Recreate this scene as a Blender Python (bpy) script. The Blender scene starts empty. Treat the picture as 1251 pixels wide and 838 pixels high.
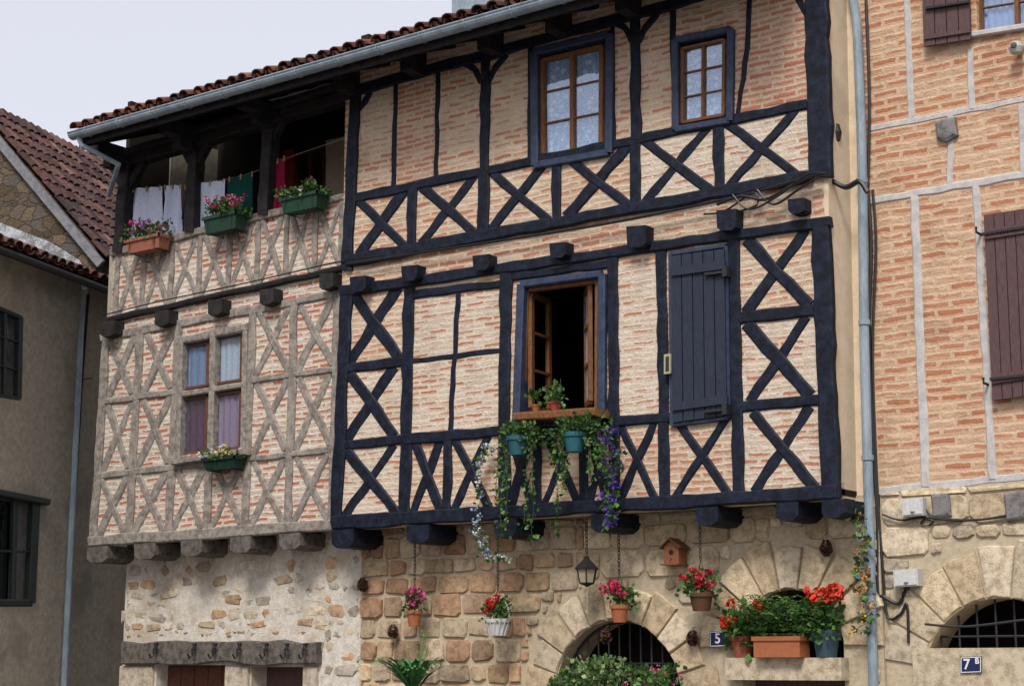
import bpy, math, random
from mathutils import Vector
from mathutils.geometry import tessellate_polygon
from mathutils import noise as mnoise
rnd = random.Random(11)
U = rnd.uniform
scene = bpy.context.scene

# ---------------------------------------------------------------- survey (camera station -> wall planes)
CAM = Vector((0.0, -14.0, 1.9)); FL = 2080.0
PITCH = math.radians(10.65); YAW = math.radians(36.87)
sp, cp = math.sin(PITCH), math.cos(PITCH); sy, cy = math.sin(YAW), math.cos(YAW)

def ray(u, v):
    a = (u-625.5)/FL; b = (419-v)/FL
    fwd = cp - sp*b; up = sp + cp*b
    return Vector((-sy*fwd + cy*a, cy*fwd + sy*a, up))
def F(u, v, Y=0.0):
    d = ray(u, v); return CAM + d*((Y-CAM.y)/d.y)
def H(u, v, P, n):
    d = ray(u, v); return CAM + d*((Vector(P)-CAM).dot(n)/d.dot(n))
def S(u, v, Y=0.0):      # metres per survey unit
    return (F(u, v, Y)-CAM).length/FL

# ---------------------------------------------------------------- materials
def nt(name):
    m = bpy.data.materials.new(name); m.use_nodes = True
    t = m.node_tree; return m, t, t.nodes, t.links, t.nodes['Principled BSDF']
def mixc(t, fac, a, b, mode='MIX'):
    n = t.nodes.new('ShaderNodeMixRGB'); n.blend_type = mode
    for s, x in ((n.inputs[0], fac), (n.inputs[1], a), (n.inputs[2], b)):
        if hasattr(x, 'links'): t.links.new(x, s)
        elif isinstance(x, (int, float)): s.default_value = x
        else: s.default_value = (*x, 1) if len(x) == 3 else x
    return n.outputs[0]
def mth(t, op, a, b=0.0, clamp=False):
    n = t.nodes.new('ShaderNodeMath'); n.operation = op; n.use_clamp = clamp
    for s, x in ((n.inputs[0], a), (n.inputs[1], b)):
        if hasattr(x, 'links'): t.links.new(x, s)
        else: s.default_value = x
    return n.outputs[0]
def noise(t, vec, scale, detail=4, rough=.6):
    n = t.nodes.new('ShaderNodeTexNoise'); n.inputs['Scale'].default_value = scale
    n.inputs['Detail'].default_value = detail; n.inputs['Roughness'].default_value = rough
    t.links.new(vec, n.inputs['Vector']); return n.outputs['Fac']
def ramp(t, fac, lo, hi):
    n = t.nodes.new('ShaderNodeMapRange'); n.inputs[1].default_value = lo; n.inputs[2].default_value = hi
    n.interpolation_type = 'SMOOTHSTEP'
    t.links.new(fac, n.inputs[0]); return n.outputs[0]
def vmap(t, vec, scale):
    n = t.nodes.new('ShaderNodeMapping'); n.inputs['Scale'].default_value = scale
    t.links.new(vec, n.inputs['Vector']); return n.outputs[0]
def bump(t, h, bsdf, dist=.01, st=.6):
    n = t.nodes.new('ShaderNodeBump'); n.inputs['Distance'].default_value = dist; n.inputs['Strength'].default_value = st
    t.links.new(h, n.inputs['Height']); t.links.new(n.outputs[0], bsdf.inputs['Normal'])
def oc(t): return t.nodes.new('ShaderNodeTexCoord').outputs['Object']

def mottled(name, c1, c2, scale=6, rough=.8, bd=.006, stretch=(1, 1, 1), attr=False, spec=.3, c3=None, lo=.36, hi=.64):
    m, t, N, L, B = nt(name)
    v = vmap(t, oc(t), stretch)
    n1 = noise(t, v, scale, 6, .65); n2 = noise(t, v, scale*7, 4, .7)
    f = mth(t, 'ADD', mth(t, 'MULTIPLY', n1, .6), mth(t, 'MULTIPLY', n2, .4))
    c = mixc(t, ramp(t, f, lo, hi), c1, c2)
    if c3: c = mixc(t, ramp(t, noise(t, oc(t), 1.3, 7, .7), .50, .66), c, c3)
    if attr:
        a = N.new('ShaderNodeVertexColor'); a.layer_name = 'Col'
        c = mixc(t, 1.0, a.outputs['Color'], c, 'MULTIPLY')
    L.new(c, B.inputs['Base Color']); B.inputs['Roughness'].default_value = rough
    B.inputs['Specular IOR Level'].default_value = spec
    bump(t, f, B, bd, .8)
    return m

def brickwork(name, b1, b2, wash, lo, hi, bw=.25, rh=.066, wash2=None, seed=0.0, lowfreq=.05, gain=.34, dirt=.5, rel=.9):
    m, t, N, L, B = nt(name)
    o = oc(t); s = N.new('ShaderNodeSeparateXYZ'); L.new(o, s.inputs[0])
    c = N.new('ShaderNodeCombineXYZ'); L.new(mth(t, 'ADD', s.outputs[0], s.outputs[1]), c.inputs[0]); L.new(s.outputs[2], c.inputs[1])
    c.inputs[2].default_value = seed
    base = c.outputs[0]; cur = base
    for sc_, am in ((2.6, lowfreq), (11, .024), (45, .012)):
        nz = N.new('ShaderNodeTexNoise'); nz.inputs['Scale'].default_value = sc_; nz.inputs['Detail'].default_value = 3; L.new(base, nz.inputs['Vector'])
        sub = N.new('ShaderNodeVectorMath'); sub.operation = 'SUBTRACT'; L.new(nz.outputs['Color'], sub.inputs[0]); sub.inputs[1].default_value = (.5, .5, .5)
        sc = N.new('ShaderNodeVectorMath'); sc.operation = 'SCALE'; L.new(sub.outputs[0], sc.inputs[0]); sc.inputs['Scale'].default_value = am
        ad = N.new('ShaderNodeVectorMath'); ad.operation = 'ADD'; L.new(cur, ad.inputs[0]); L.new(sc.outputs[0], ad.inputs[1]); cur = ad.outputs[0]
    def bt_(a, b, mo, ms, sm):
        bt = N.new('ShaderNodeTexBrick'); L.new(cur, bt.inputs['Vector'])
        bt.inputs['Color1'].default_value = (*a, 1); bt.inputs['Color2'].default_value = (*b, 1); bt.inputs['Mortar'].default_value = (*mo, 1)
        bt.inputs['Scale'].default_value = 1; bt.inputs['Mortar Size'].default_value = ms; bt.inputs['Mortar Smooth'].default_value = sm
        bt.inputs['Brick Width'].default_value = bw; bt.inputs['Row Height'].default_value = rh; bt.inputs['Bias'].default_value = 0
        return bt
    avg = tuple((x+y)/2 for x, y in zip(b1, b2))
    bc = bt_(b1, b2, avg, .002, 0); br = bt_((0, 0, 0), (1, 1, 1), (.5, .5, .5), .002, 0); bm = bt_((0, 0, 0), (0, 0, 0), (1, 1, 1), rh*.42, 1.0)
    big = noise(t, base, 1.1, 5, .65)
    st = noise(t, vmap(t, cur, (1, 2.4, 1)), 7.0, 7, .78)
    msk = mth(t, 'ADD', mth(t, 'MULTIPLY', big, .42), mth(t, 'MULTIPLY', st, .58))
    msk = mth(t, 'ADD', msk, mth(t, 'MULTIPLY', bm.outputs['Fac'], gain))
    msk = mth(t, 'ADD', msk, mth(t, 'MULTIPLY', mth(t, 'SUBTRACT', br.outputs['Color'], .5), .20))
    w = wash if wash2 is None else mixc(t, ramp(t, noise(t, base, 6, 7, .7), .38, .62), wash, wash2)
    k = ramp(t, msk, lo, hi)
    col = mixc(t, k, bc.outputs['Color'], w)
    fine = noise(t, o, 60, 5, .8)
    col = mixc(t, ramp(t, fine, .3, .7), mixc(t, 1.0, col, (.74, .71, .68), 'MULTIPLY'), col)
    col = mixc(t, mth(t, 'MULTIPLY', ramp(t, noise(t, base, 1.7, 8, .72), .50, .66), dirt), col, mixc(t, 1.0, col, (.62, .58, .55), 'MULTIPLY'))
    L.new(col, B.inputs['Base Color']); B.inputs['Roughness'].default_value = .92; B.inputs['Specular IOR Level'].default_value = .12
    h = mth(t, 'ADD', mth(t, 'MULTIPLY', bm.outputs['Fac'], -rel), mth(t, 'MULTIPLY', noise(t, base, 26, 7, .75), 1.8))
    h = mth(t, 'ADD', h, mth(t, 'MULTIPLY', k, .5))
    bump(t, h, B, .012, .85)
    return m

def rubble(name, stones, mortar, scale=4.5, cover=(.5, .62), edge=.05):
    m, t, N, L, B = nt(name)
    o = oc(t); v0 = vmap(t, o, (1, 1, 1.7))
    cur = v0
    for sc_, am in ((4, .16), (20, .05)):
        nz = N.new('ShaderNodeTexNoise'); nz.inputs['Scale'].default_value = sc_; nz.inputs['Detail'].default_value = 4; L.new(v0, nz.inputs['Vector'])
        sc = N.new('ShaderNodeVectorMath'); sc.operation = 'SCALE'; L.new(nz.outputs['Color'], sc.inputs[0]); sc.inputs['Scale'].default_value = am
        ad = N.new('ShaderNodeVectorMath'); ad.operation = 'ADD'; L.new(cur, ad.inputs[0]); L.new(sc.outputs[0], ad.inputs[1]); cur = ad.outputs[0]
    ve = N.new('ShaderNodeTexVoronoi'); ve.feature = 'DISTANCE_TO_EDGE'; ve.inputs['Scale'].default_value = scale; L.new(cur, ve.inputs['Vector'])
    vc = N.new('ShaderNodeTexVoronoi'); vc.inputs['Scale'].default_value = scale; L.new(cur, vc.inputs['Vector'])
    cr = N.new('ShaderNodeValToRGB'); s = N.new('ShaderNodeSeparateColor'); L.new(vc.outputs['Color'], s.inputs[0]); L.new(s.outputs[0], cr.inputs[0])
    el = cr.color_ramp.elements
    el[0].position = 0; el[0].color = (*stones[0], 1); el[1].position = 1; el[1].color = (*stones[-1], 1)
    for i, c in enumerate(stones[1:-1]):
        e = el.new((i+1)/(len(stones)-1)); e.color = (*c, 1)
    n1 = noise(t, o, 2.2, 6, .65); fine = noise(t, o, 28, 6, .7)
    st = ramp(t, mth(t, 'ADD', ve.outputs['Distance'], mth(t, 'MULTIPLY', fine, .06)), edge, edge+.09)
    st = mth(t, 'MULTIPLY', st, mth(t, 'SUBTRACT', 1.0, ramp(t, n1, *cover)))
    col = mixc(t, st, mortar, cr.outputs[0])
    col = mixc(t, ramp(t, fine, .2, .8), mixc(t, 1.0, col, (.5, .48, .45), 'MULTIPLY'), col)
    L.new(col, B.inputs['Base Color']); B.inputs['Roughness'].default_value = .95; B.inputs['Specular IOR Level'].default_value = .1
    bump(t, mth(t, 'ADD', mth(t, 'MULTIPLY', st, .8), fine), B, .03, .9)
    return m

def plain(name, c, rough=.5, metal=0., spec=.5):
    m, t, N, L, B = nt(name)
    f = noise(t, oc(t), 30, 5, .7)
    L.new(mixc(t, ramp(t, f, .3, .7), [x*.75 for x in c], c), B.inputs['Base Color'])
    B.inputs['Roughness'].default_value = rough; B.inputs['Metallic'].default_value = metal; B.inputs['Specular IOR Level'].default_value = spec
    return m
def colattr(name, rough=.6, spec=.3):
    m, t, N, L, B = nt(name)
    a = N.new('ShaderNodeVertexColor'); a.layer_name = 'Col'
    f = noise(t, oc(t), 40, 3)
    L.new(mixc(t, ramp(t, f, .25, .75), mixc(t, 1.0, a.outputs['Color'], (.78, .78, .78), 'MULTIPLY'), a.outputs['Color']), B.inputs['Base Color'])
    B.inputs['Roughness'].default_value = rough; B.inputs['Specular IOR Level'].default_value = spec
    return m
def lacemat():
    m, t, N, L, B = nt('lace')
    v = N.new('ShaderNodeTexVoronoi'); v.inputs['Scale'].default_value = 13; L.new(vmap(t, oc(t), (1, .3, 1)), v.inputs['Vector'])
    v2 = N.new('ShaderNodeTexVoronoi'); v2.inputs['Scale'].default_value = 60; L.new(oc(t), v2.inputs['Vector'])
    f = mth(t, 'MULTIPLY', ramp(t, v.outputs['Distance'], .25, .42), ramp(t, v2.outputs['Distance'], .25, .5))
    L.new(mixc(t, f, (.88, .90, .94), (.42, .52, .68)), B.inputs['Base Color']); B.inputs['Roughness'].default_value = .9
    return m
def glassmat():
    m, t, N, L, B = nt('window_glass')
    tr = N.new('ShaderNodeBsdfTransparent'); tr.inputs[0].default_value = (.88, .92, .96, 1)
    gl = N.new('ShaderNodeBsdfGlossy'); gl.inputs['Roughness'].default_value = .03; gl.inputs[0].default_value = (.8, .88, 1, 1)
    n = N.new('ShaderNodeBump'); n.inputs['Distance'].default_value = .006; n.inputs['Strength'].default_value = .6
    L.new(noise(t, oc(t), 4, 2), n.inputs['Height']); L.new(n.outputs[0], gl.inputs['Normal'])
    mx = N.new('ShaderNodeMixShader'); mx.inputs[0].default_value = .16
    L.new(tr.outputs[0], mx.inputs[1]); L.new(gl.outputs[0], mx.inputs[2])
    L.new(mx.outputs[0], N['Material Output'].inputs['Surface']); return m

SAL1, SAL2 = (.52, .22, .135), (.64, .35, .235)
M_BRK = brickwork('limewashed_brick', SAL1, SAL2, (.72, .59, .45), .455, .63, wash2=(.65, .52, .39), rel=.6, dirt=.4)
M_BRKP = brickwork('whitewashed_brick', SAL1, SAL2, (.74, .65, .54), .42, .58, wash2=(.67, .57, .45), seed=5.0, dirt=.35, rel=.35, rh=.06)
M_BRKE = brickwork('bare_brick', (.50, .20, .13), (.60, .31, .21), (.68, .54, .41), .53, .72, wash2=(.62, .48, .36), seed=9.0, rh=.06, rel=.7)
M_BRKW = brickwork('limewashed_brick_grey', (.48, .17, .11), (.58, .28, .19), (.74, .67, .58), .47, .62, wash2=(.66, .58, .48), seed=3.0, rel=.6)
M_BRKR = brickwork('orange_brick', (.50, .20, .11), (.62, .33, .20), (.72, .52, .36), .455, .63, bw=.27, rh=.078, wash2=(.66, .46, .31), seed=7.0, lowfreq=.04, rel=.6)
M_DARK = mottled('blue_black_timber', (.004, .005, .010), (.016, .023, .046), 13, .6, .006, (1, 1, 1), spec=.2, lo=.40, hi=.68)
M_EAVE = mottled('eave_timber', (.008, .007, .008), (.030, .026, .026), 9, .8, .006)
M_GREY = mottled('weathered_oak', (.12, .105, .09), (.34, .30, .26), 14, .9, .012)
M_GREYD = mottled('dark_oak', (.045, .038, .033), (.16, .14, .12), 12, .9, .01)
M_LILAC = mottled('limewashed_timber', (.36, .34, .33), (.54, .51, .49), 10, .9, .008)
M_SLATE = mottled('grey_board', (.12, .12, .13), (.22, .22, .24), 10, .9, .006)
M_PLAS = mottled('beige_plaster', (.60, .48, .34), (.70, .58, .43), 5, .95, .006, c3=(.54, .43, .31))
M_GREYPL = mottled('grey_render', (.30, .265, .21), (.44, .39, .31), 14, .95, .014, c3=(.26, .235, .20))
M_STONE = mottled('sandstone', (.55, .52, .48), (1, 1, 1), 13, .95, .022, attr=True, spec=.12, lo=.38, hi=.58)
M_MORT = mottled('lime_mortar', (.40, .33, .23), (.54, .45, .32), 18, .95, .02, spec=.1)
M_LIME = mottled('lime_render', (.48, .43, .36), (.70, .66, .59), 9, .95, .03, spec=.1, c3=(.46, .38, .29))
M_GABST = rubble('dark_rubble', [(.10, .075, .05), (.20, .15, .10), (.13, .12, .11), (.24, .17, .10)], (.13, .11, .09), 3.4, (.62, .74), .02)
M_TILE = mottled('clay_tile', (.40, .36, .36), (1, 1, 1), 12, .9, .008, attr=True, spec=.12)
M_ZINC = mottled('zinc', (.17, .22, .26), (.29, .35, .41), 6, .5, .002, (1, 1, .3), spec=.5)
M_IRON = plain('wrought_iron', (.012, .012, .015), .6)
M_FRAME = mottled('blue_grey_paint', (.018, .026, .052), (.040, .056, .105), 12, .5, .003, spec=.3)
M_SHUT = mottled('slate_blue_paint', (.014, .018, .030), (.028, .036, .058), 16, .55, .003, (8, 8, .6), spec=.25)
M_BROWN = mottled('varnished_wood', (.09, .034, .013), (.22, .095, .034), 14, .45, .003, (4, 4, 1))
M_BRSH = mottled('brown_shutter_paint', (.060, .032, .034), (.12, .065, .065), 14, .6, .005, (8, 8, .7))
M_REDW = mottled('red_brown_sash', (.085, .030, .022), (.15, .06, .04), 14, .6, .003)
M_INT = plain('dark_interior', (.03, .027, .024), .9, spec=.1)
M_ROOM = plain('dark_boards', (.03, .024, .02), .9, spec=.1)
M_COL = colattr('plant_and_pot')
M_CLOTH = colattr('cloth', .9, .1)
M_LACE = lacemat()
M_GLASS = glassmat()
M_BLACK = plain('black_cable', (.008, .008, .010), .5)

# ---------------------------------------------------------------- mesh builder
class MB:
    def __init__(s): s.v = []; s.f = []; s.c = []
    def add(s, vs, fs, col=(1, 1, 1)):
        o = len(s.v); s.v += [tuple(x) for x in vs]
        for f in fs: s.f.append(tuple(i+o for i in f)); s.c.append(col)
    def build(s, name, mat, parent=None, smooth=False):
        me = bpy.data.meshes.new(name); me.from_pydata(s.v, [], s.f)
        a = me.color_attributes.new('Col', 'FLOAT_COLOR', 'CORNER')
        buf = []
        for p, c in zip(me.polygons, s.c): buf += [c[0], c[1], c[2], 1.0]*p.loop_total
        a.data.foreach_set('color', buf)
        if smooth: me.polygons.foreach_set('use_smooth', [True]*len(me.polygons))
        me.materials.append(mat); me.update()
        o = bpy.data.objects.new(name, me); scene.collection.objects.link(o)
        if parent: o.parent = parent
        return o
def root(name):
    e = bpy.data.objects.new(name, None); scene.collection.objects.link(e); e.empty_display_size = .2; return e

def box(mb, a, b, col=(1, 1, 1)):
    x0, x1 = sorted((a[0], b[0])); y0, y1 = sorted((a[1], b[1])); z0, z1 = sorted((a[2], b[2]))
    mb.add([(x, y, z) for x in (x0, x1) for y in (y0, y1) for z in (z0, z1)],
           [(0, 1, 3, 2), (4, 6, 7, 5), (0, 4, 5, 1), (2, 3, 7, 6), (0, 2, 6, 4), (1, 5, 7, 3)], col)

def beamP(mb, rings, yoff, cols=(1, 1, 1), nrm=Vector((0, 1, 0)), ch=.012):
    vs = []; fs = []
    for (l, c, r) in rings:
        vs += [l+nrm*yoff, l+nrm*ch, l+(c-l).normalized()*min(.016, (c-l).length*.35), r+(c-r).normalized()*min(.016, (c-r).length*.35), r+nrm*ch, r+nrm*yoff]
    n = len(rings)
    for k in range(n-1):
        for i in range(6):
            j = (i+1) % 6; fs.append((k*6+i, k*6+j, k*6+6+j, k*6+6+i))
    fs.append(tuple(range(6))); fs.append(tuple(range((n-1)*6, n*6))[::-1])
    mb.add(vs, fs, cols)
def beam(mb, p1, p2, w, Y=-.03, back=.08, jit=.9, w2=None, plane=None):
    """hewn timber lying on a wall plane between two surveyed points"""
    x1, y1 = p1; x2, y2 = p2; Lp = math.hypot(x2-x1, y2-y1); dx, dy = (x2-x1)/Lp, (y2-y1)/Lp
    n = max(2, int(Lp/22)+1); rings = []; Yf = Y+U(-.005, .005)
    w2 = w2 or w
    for k in range(n+1):
        t = k/n; j = U(-jit, jit) if 0 < k < n else 0
        cx = x1+(x2-x1)*t - dy*j; cyy = y1+(y2-y1)*t + dx*j
        ww = (w+(w2-w)*t)*.5*(1+U(-.13, .13)*min(1, jit))
        if plane:
            P, nn = plane
            g = lambda a, b: H(a, b, P, nn)
        else: g = lambda a, b: F(a, b, Yf)
        rings.append((g(cx+dy*ww, cyy-dx*ww), g(cx, cyy), g(cx-dy*ww, cyy+dx*ww)))
    if plane: beamP(mb, rings, back, nrm=-plane[1])
    else: beamP(mb, rings, back)
def xbrace(mb, q, w, Y=-.02, ins=.05, back=.07, jit=1.1):
    (x0, y0), (x1, y1), (x2, y2), (x3, y3) = q   # tl tr br bl
    l = lambda a, b, t: a+(b-a)*t
    def pt(s, t):
        return (l(l(x0, x1, s), l(x3, x2, s), t), l(l(y0, y1, s), l(y3, y2, s), t))
    j = lambda: U(-.03, .05)
    beam(mb, pt(ins+j(), .0), pt(1-ins+j(), 1), w*U(.88, 1.12), Y, back, jit)
    beam(mb, pt(1-ins-j(), .0), pt(ins+j(), 1), w*U(.88, 1.12), Y+.008, back, jit)
def poly_slab(mb, outer, holes, toP, back, col=(1, 1, 1)):
    loops = [[Vector((a, b, 0)) for a, b in outer]]+[[Vector((a, b, 0)) for a, b in h] for h in holes]
    tris = tessellate_polygon(loops); flat = [p for l in loops for p in l]
    f3 = [toP(p.x, p.y) for p in flat]; n = len(f3)
    fs = [tuple(t) for t in tris]+[tuple(i+n for i in t)[::-1] for t in tris]
    o = 0
    for l in loops:
        m = len(l)
        for i in range(m): j = (i+1) % m; fs.append((o+i, o+j, o+j+n, o+i+n))
        o += m
    mb.add(f3+[p+back for p in f3], fs, col)
def xz(u, v, Y): p = F(u, v, Y); return (p.x, p.z)
def wall(name, outer, holes, Y, th, mat, parent):
    mb = MB(); poly_slab(mb, outer, holes, lambda a, b: Vector((a, Y, b)), Vector((0, th, 0))); return mb.build(name, mat, parent)
def quad_slab(mb, pts, Y, back, col=(1, 1, 1)):
    q = [F(u, v, Y) for u, v in pts]; n = len(q); b = [p+Vector((0, back, 0)) for p in q]
    mb.add(q+b, [tuple(range(n)), tuple(range(n, 2*n))[::-1]]+[(i, (i+1) % n, (i+1) % n+n, i+n) for i in range(n)], col)
def tube(mb, pts, r, n=8, col=(1, 1, 1)):
    pts = [Vector(p) for p in pts]; vs = []; fs = []
    for k, p in enumerate(pts):
        t = (pts[min(k+1, len(pts)-1)]-pts[max(k-1, 0)]).normalized()
        a = t.cross(Vector((0, 0, 1)) if abs(t.z) < .9 else Vector((1, 0, 0))).normalized(); b = t.cross(a)
        for i in range(n):
            an = 2*math.pi*i/n; vs.append(p+(a*math.cos(an)+b*math.sin(an))*r)
    for k in range(len(pts)-1):
        for i in range(n): j = (i+1) % n; fs.append((k*n+i, k*n+j, k*n+n+j, k*n+n+i))
    fs.append(tuple(range(n))[::-1]); fs.append(tuple(range((len(pts)-1)*n, len(pts)*n)))
    mb.add(vs, fs, col)
def lathe(mb, c, prof, n=16, col=(1, 1, 1)):
    vs = []; fs = []; c = Vector(c)
    for r, z in prof:
        for i in range(n):
            a = 2*math.pi*i/n; vs.append(c+Vector((r*math.cos(a), r*math.sin(a), z)))
    for k in range(len(prof)-1):
        for i in range(n): j = (i+1) % n; fs.append((k*n+i, k*n+j, k*n+n+j, k*n+n+i))
    mb.add(vs, fs, col)
def chain(mb, p0, p1, col=(.05, .04, .035), link=.045):
    p0 = Vector(p0); p1 = Vector(p1); L = (p1-p0).length; n = max(2, int(L/(link*.8)))
    for k in range(n):
        c = p0.lerp(p1, (k+.5)/n); ax = Vector((1, 0, 0)) if k % 2 else Vector((0, 1, 0)); pts = []
        for i in range(9):
            a = 2*math.pi*i/8; pts.append(c+ax*math.cos(a)*link*.3+Vector((0, 0, 1))*math.sin(a)*link*.55)
        tube(mb, pts, .0055, 4, col)

# ---------------------------------------------------------------- plants
G1 = [(.035, .10, .018), (.055, .14, .025), (.025, .07, .015), (.08, .17, .03)]
G2 = [(.10, .19, .05), (.14, .24, .08), (.06, .13, .03), (.045, .09, .025)]
def leaf(mb, p, d, s, col, wd=.45):
    d = d.normalized(); a = d.cross(Vector((U(-1, 1), U(-1, 1), U(-1, 1)))).normalized(); nrm = d.cross(a)
    mb.add([p, p+d*s*.5+a*s*wd+nrm*s*.12, p+d*s, p+d*s*.5-a*s*wd+nrm*s*.12], [(0, 1, 2), (0, 2, 3)], col)
def shade(c, a=.65, b=1.25): k = U(a, b); return (c[0]*k, c[1]*k, c[2]*k)
def foliage(mb, c, rad, n, s, pal, up=.3):
    c = Vector(c)
    clumps = [Vector((U(-1, 1), U(-1, 1), U(-1, 1))) for _ in range(max(3, n//25))]
    for i in range(n):
        q = rnd.choice(clumps)*.6+Vector((rnd.gauss(0, .28), rnd.gauss(0, .28), rnd.gauss(0, .28)))
        p = c+Vector((q.x*rad[0], q.y*rad[1], q.z*rad[2]))
        leaf(mb, p, q+Vector((U(-.6, .6), U(-.6, .6), U(-.6, .6)+up)), s*U(.6, 1.25), shade(rnd.choice(pal)))
def bloom(mb, c, r, col, n=22):
    c = Vector(c)
    for i in range(n):
        d = Vector((rnd.gauss(0, 1), rnd.gauss(0, 1), rnd.gauss(0, 1))).normalized()
        leaf(mb, c+d*r*.45, d+Vector((U(-.5, .5), U(-.5, .5), U(-.5, .5))), r*U(.6, .95), shade(col, .6, 1.25), .55)
def pot(mb, c, r, h, col):
    lathe(mb, c, [(0.001, 0), (r*.68, 0), (r*.92, h*.78), (r*1.04, h*.78), (r*1.06, h), (r*.95, h), (r*.9, h*.88), (.001, h*.86)], 18, col)
TERRA = (.36, .12, .05)
def potted(name, u, v, Y, r, h, fcol, nf=10, potcol=TERRA, n=170, spread=1.5, fr=.045, chain_to=None, pal=G1, tall=.16):
    mb = MB(); c = F(u, v, Y); pot(mb, c, r, h, potcol)
    t = c+Vector((0, 0, h))
    foliage(mb, t+Vector((0, 0, tall*.4)), (r*spread, r*spread, tall*.75), n, .05, pal)
    for i in range(nf):
        a = U(0, 6.28); rr = r*spread*U(.2, 1.15); q = t+Vector((math.cos(a)*rr, math.sin(a)*rr-.03, U(tall*.35, tall*1.35)))
        tube(mb, [t+Vector((0, 0, -.01)), (t+q)/2+Vector((0, 0, .03)), q], .003, 4, (.06, .12, .03)); bloom(mb, q, fr, fcol)
    if chain_to is not None:
        top = Vector((c.x, c.y, chain_to)); hk = Vector((c.x, c.y, t.z+tall*1.9))
        for k in range(3):
            a = 2.1*k+.4; tube(mb, [t+Vector((math.cos(a)*r, math.sin(a)*r, 0)), hk], .004, 4, (.05, .04, .03))
        chain(mb, hk, top)
        tube(mb, [top+Vector((0, 0, .05)), top, top+Vector((.02, 0, -.02))], .006, 5, (.02, .02, .02))
    return mb.build(name, M_COL)
def flower_box(name, u0, v0, u1, v1, hh, Y, col, fcols, nf=10, n=260, tall=.2, pal=G1, deep=.2):
    mb = MB(); a = F(u0, v0, Y); b = F(u1, v1, Y); z = (a.z+b.z)/2; x0, x1 = a.x, b.x
    t = .02; yb = Y+deep
    vs = [(x0+.03, Y+.03, z-hh), (x1-.03, Y+.03, z-hh), (x1-.03, yb-.01, z-hh), (x0+.03, yb-.01, z-hh),
          (x0, Y, z), (x1, Y, z), (x1, yb, z), (x0, yb, z),
          (x0+t, Y+t, z), (x1-t, Y+t, z), (x1-t, yb-t, z), (x0+t, yb-t, z),
          (x0+t, Y+t, z-.03), (x1-t, Y+t, z-.03), (x1-t, yb-t, z-.03), (x0+t, yb-t, z-.03)]
    fs = [(0, 3, 2, 1)]
    for o in (0, 4, 8):
        for i in range(4): j = (i+1) % 4; fs.append((o+i, o+j, o+4+j, o+4+i))
    fs.append((12, 13, 14, 15)); mb.add(vs, fs, col)
    box(mb, (x0-.012, Y-.012, z-.035), (x1+.012, Y+.004, z+.005), [k*.85 for k in col])
    box(mb, (x1-.004, Y-.012, z-.035), (x1+.012, yb, z+.005), [k*.85 for k in col])
    m = len(range(int(abs(x1-x0)/.12)+1))
    for i in range(m):
        x = x0+(x1-x0)*(i+.5)/m
        foliage(mb, (x, Y+deep/2, z+tall*.3), (.10, deep*.75, tall*.55), n//m, .05, pal)
    for i in range(nf):
        q = Vector((U(x0, x1), Y+U(-.06, deep), z+U(tall*.3, tall*1.1)))
        tube(mb, [(q.x, Y+deep/2, z), q], .003, 4, (.05, .1, .03)); bloom(mb, q, .032, rnd.choice(fcols), 14)
    for x in (x0+.08, x1-.08): tube(mb, [(x, Y, z-.02), (x, Y, z-hh-.01), (x, yb, z-hh-.01), (x, .08, z-hh-.01), (x, .08, z-.02)], .006, 5, (.02, .02, .02))
    return mb.build(name, M_COL)
def strand(mb, pts, n, s, pal, fcol=None, nf=0, fr=.03, wob=.03):
    P = [Vector(p) for p in pts]; fine = []
    for k in range(len(P)-1):
        for i in range(6): fine.append(P[k].lerp(P[k+1], i/6)+Vector((U(-wob, wob), U(-wob, wob), 0))*.5)
    fine.append(P[-1]); tube(mb, fine, .003, 4, (.06, .09, .03))
    for i in range(n):
        q = rnd.choice(fine)+Vector((U(-wob, wob), U(-wob, wob), U(-.04, .04)))
        leaf(mb, q, Vector((U(-1, 1), U(-1, 1), U(-1.2, .4))), s*U(.6, 1.3), shade(rnd.choice(pal)))
    for i in range(nf):
        bloom(mb, rnd.choice(fine)+Vector((U(-wob, wob), U(-wob, wob), 0)), fr*U(.7, 1.2), fcol if not isinstance(fcol, list) else rnd.choice(fcol), 10)

# ---------------------------------------------------------------- roofs of canal tile
TC = [(.20, .075, .05), (.15, .06, .045), (.26, .11, .075), (.10, .055, .045), (.19, .09, .07), (.11, .08, .07)]
TD = [(.14, .075, .065), (.11, .065, .06), (.19, .11, .095), (.08, .055, .055)]
def tiles(name, P0, e, s, L, Sl, mat, parent, pal, pitch=.2, tl=.36, r=.085):
    mb = MB(); e = Vector(e).normalized(); s = Vector(s).normalized(); n = e.cross(s)
    if n.z < 0: n = -n
    P0 = Vector(P0); nc = int(L/pitch); nr = int(Sl/tl)
    A = 7
    for i in range(nc):
        for j in range(nr):
            for kind in (0, 1):
                c = P0+e*(pitch*(i+.5+.5*kind))+s*(tl*j-.02+U(-.03, .03)*(1 if j == 0 else .4))+e*U(-.012, .012)
                sg = 1 if kind == 0 else -1
                off = (.055 if kind == 0 else .075)+U(-.006, .006)
                vs = []
                for (ss, rr, lift) in ((0, r, .028), (tl+.05, r*.86, 0)):
                    for q in range(A):
                        a = math.pi*q/(A-1)
                        for rad in (rr, rr-.014):
                            vs.append(c+s*ss+e*(math.cos(a)*rad)+n*(sg*math.sin(a)*rad*.85+off+lift+U(0, .001)))
                fs = []
                m = A*2
                for q in range(A-1):
                    a0, b0 = q*2, q*2+2
                    fs += [(a0, b0, m+b0, m+a0), (a0+1, m+a0+1, m+b0+1, b0+1), (a0, a0+1, b0+1, b0)]
                mb.add(vs, fs, shade(rnd.choice(pal), .7, 1.25))
    return mb.build(name, mat, parent)

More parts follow.
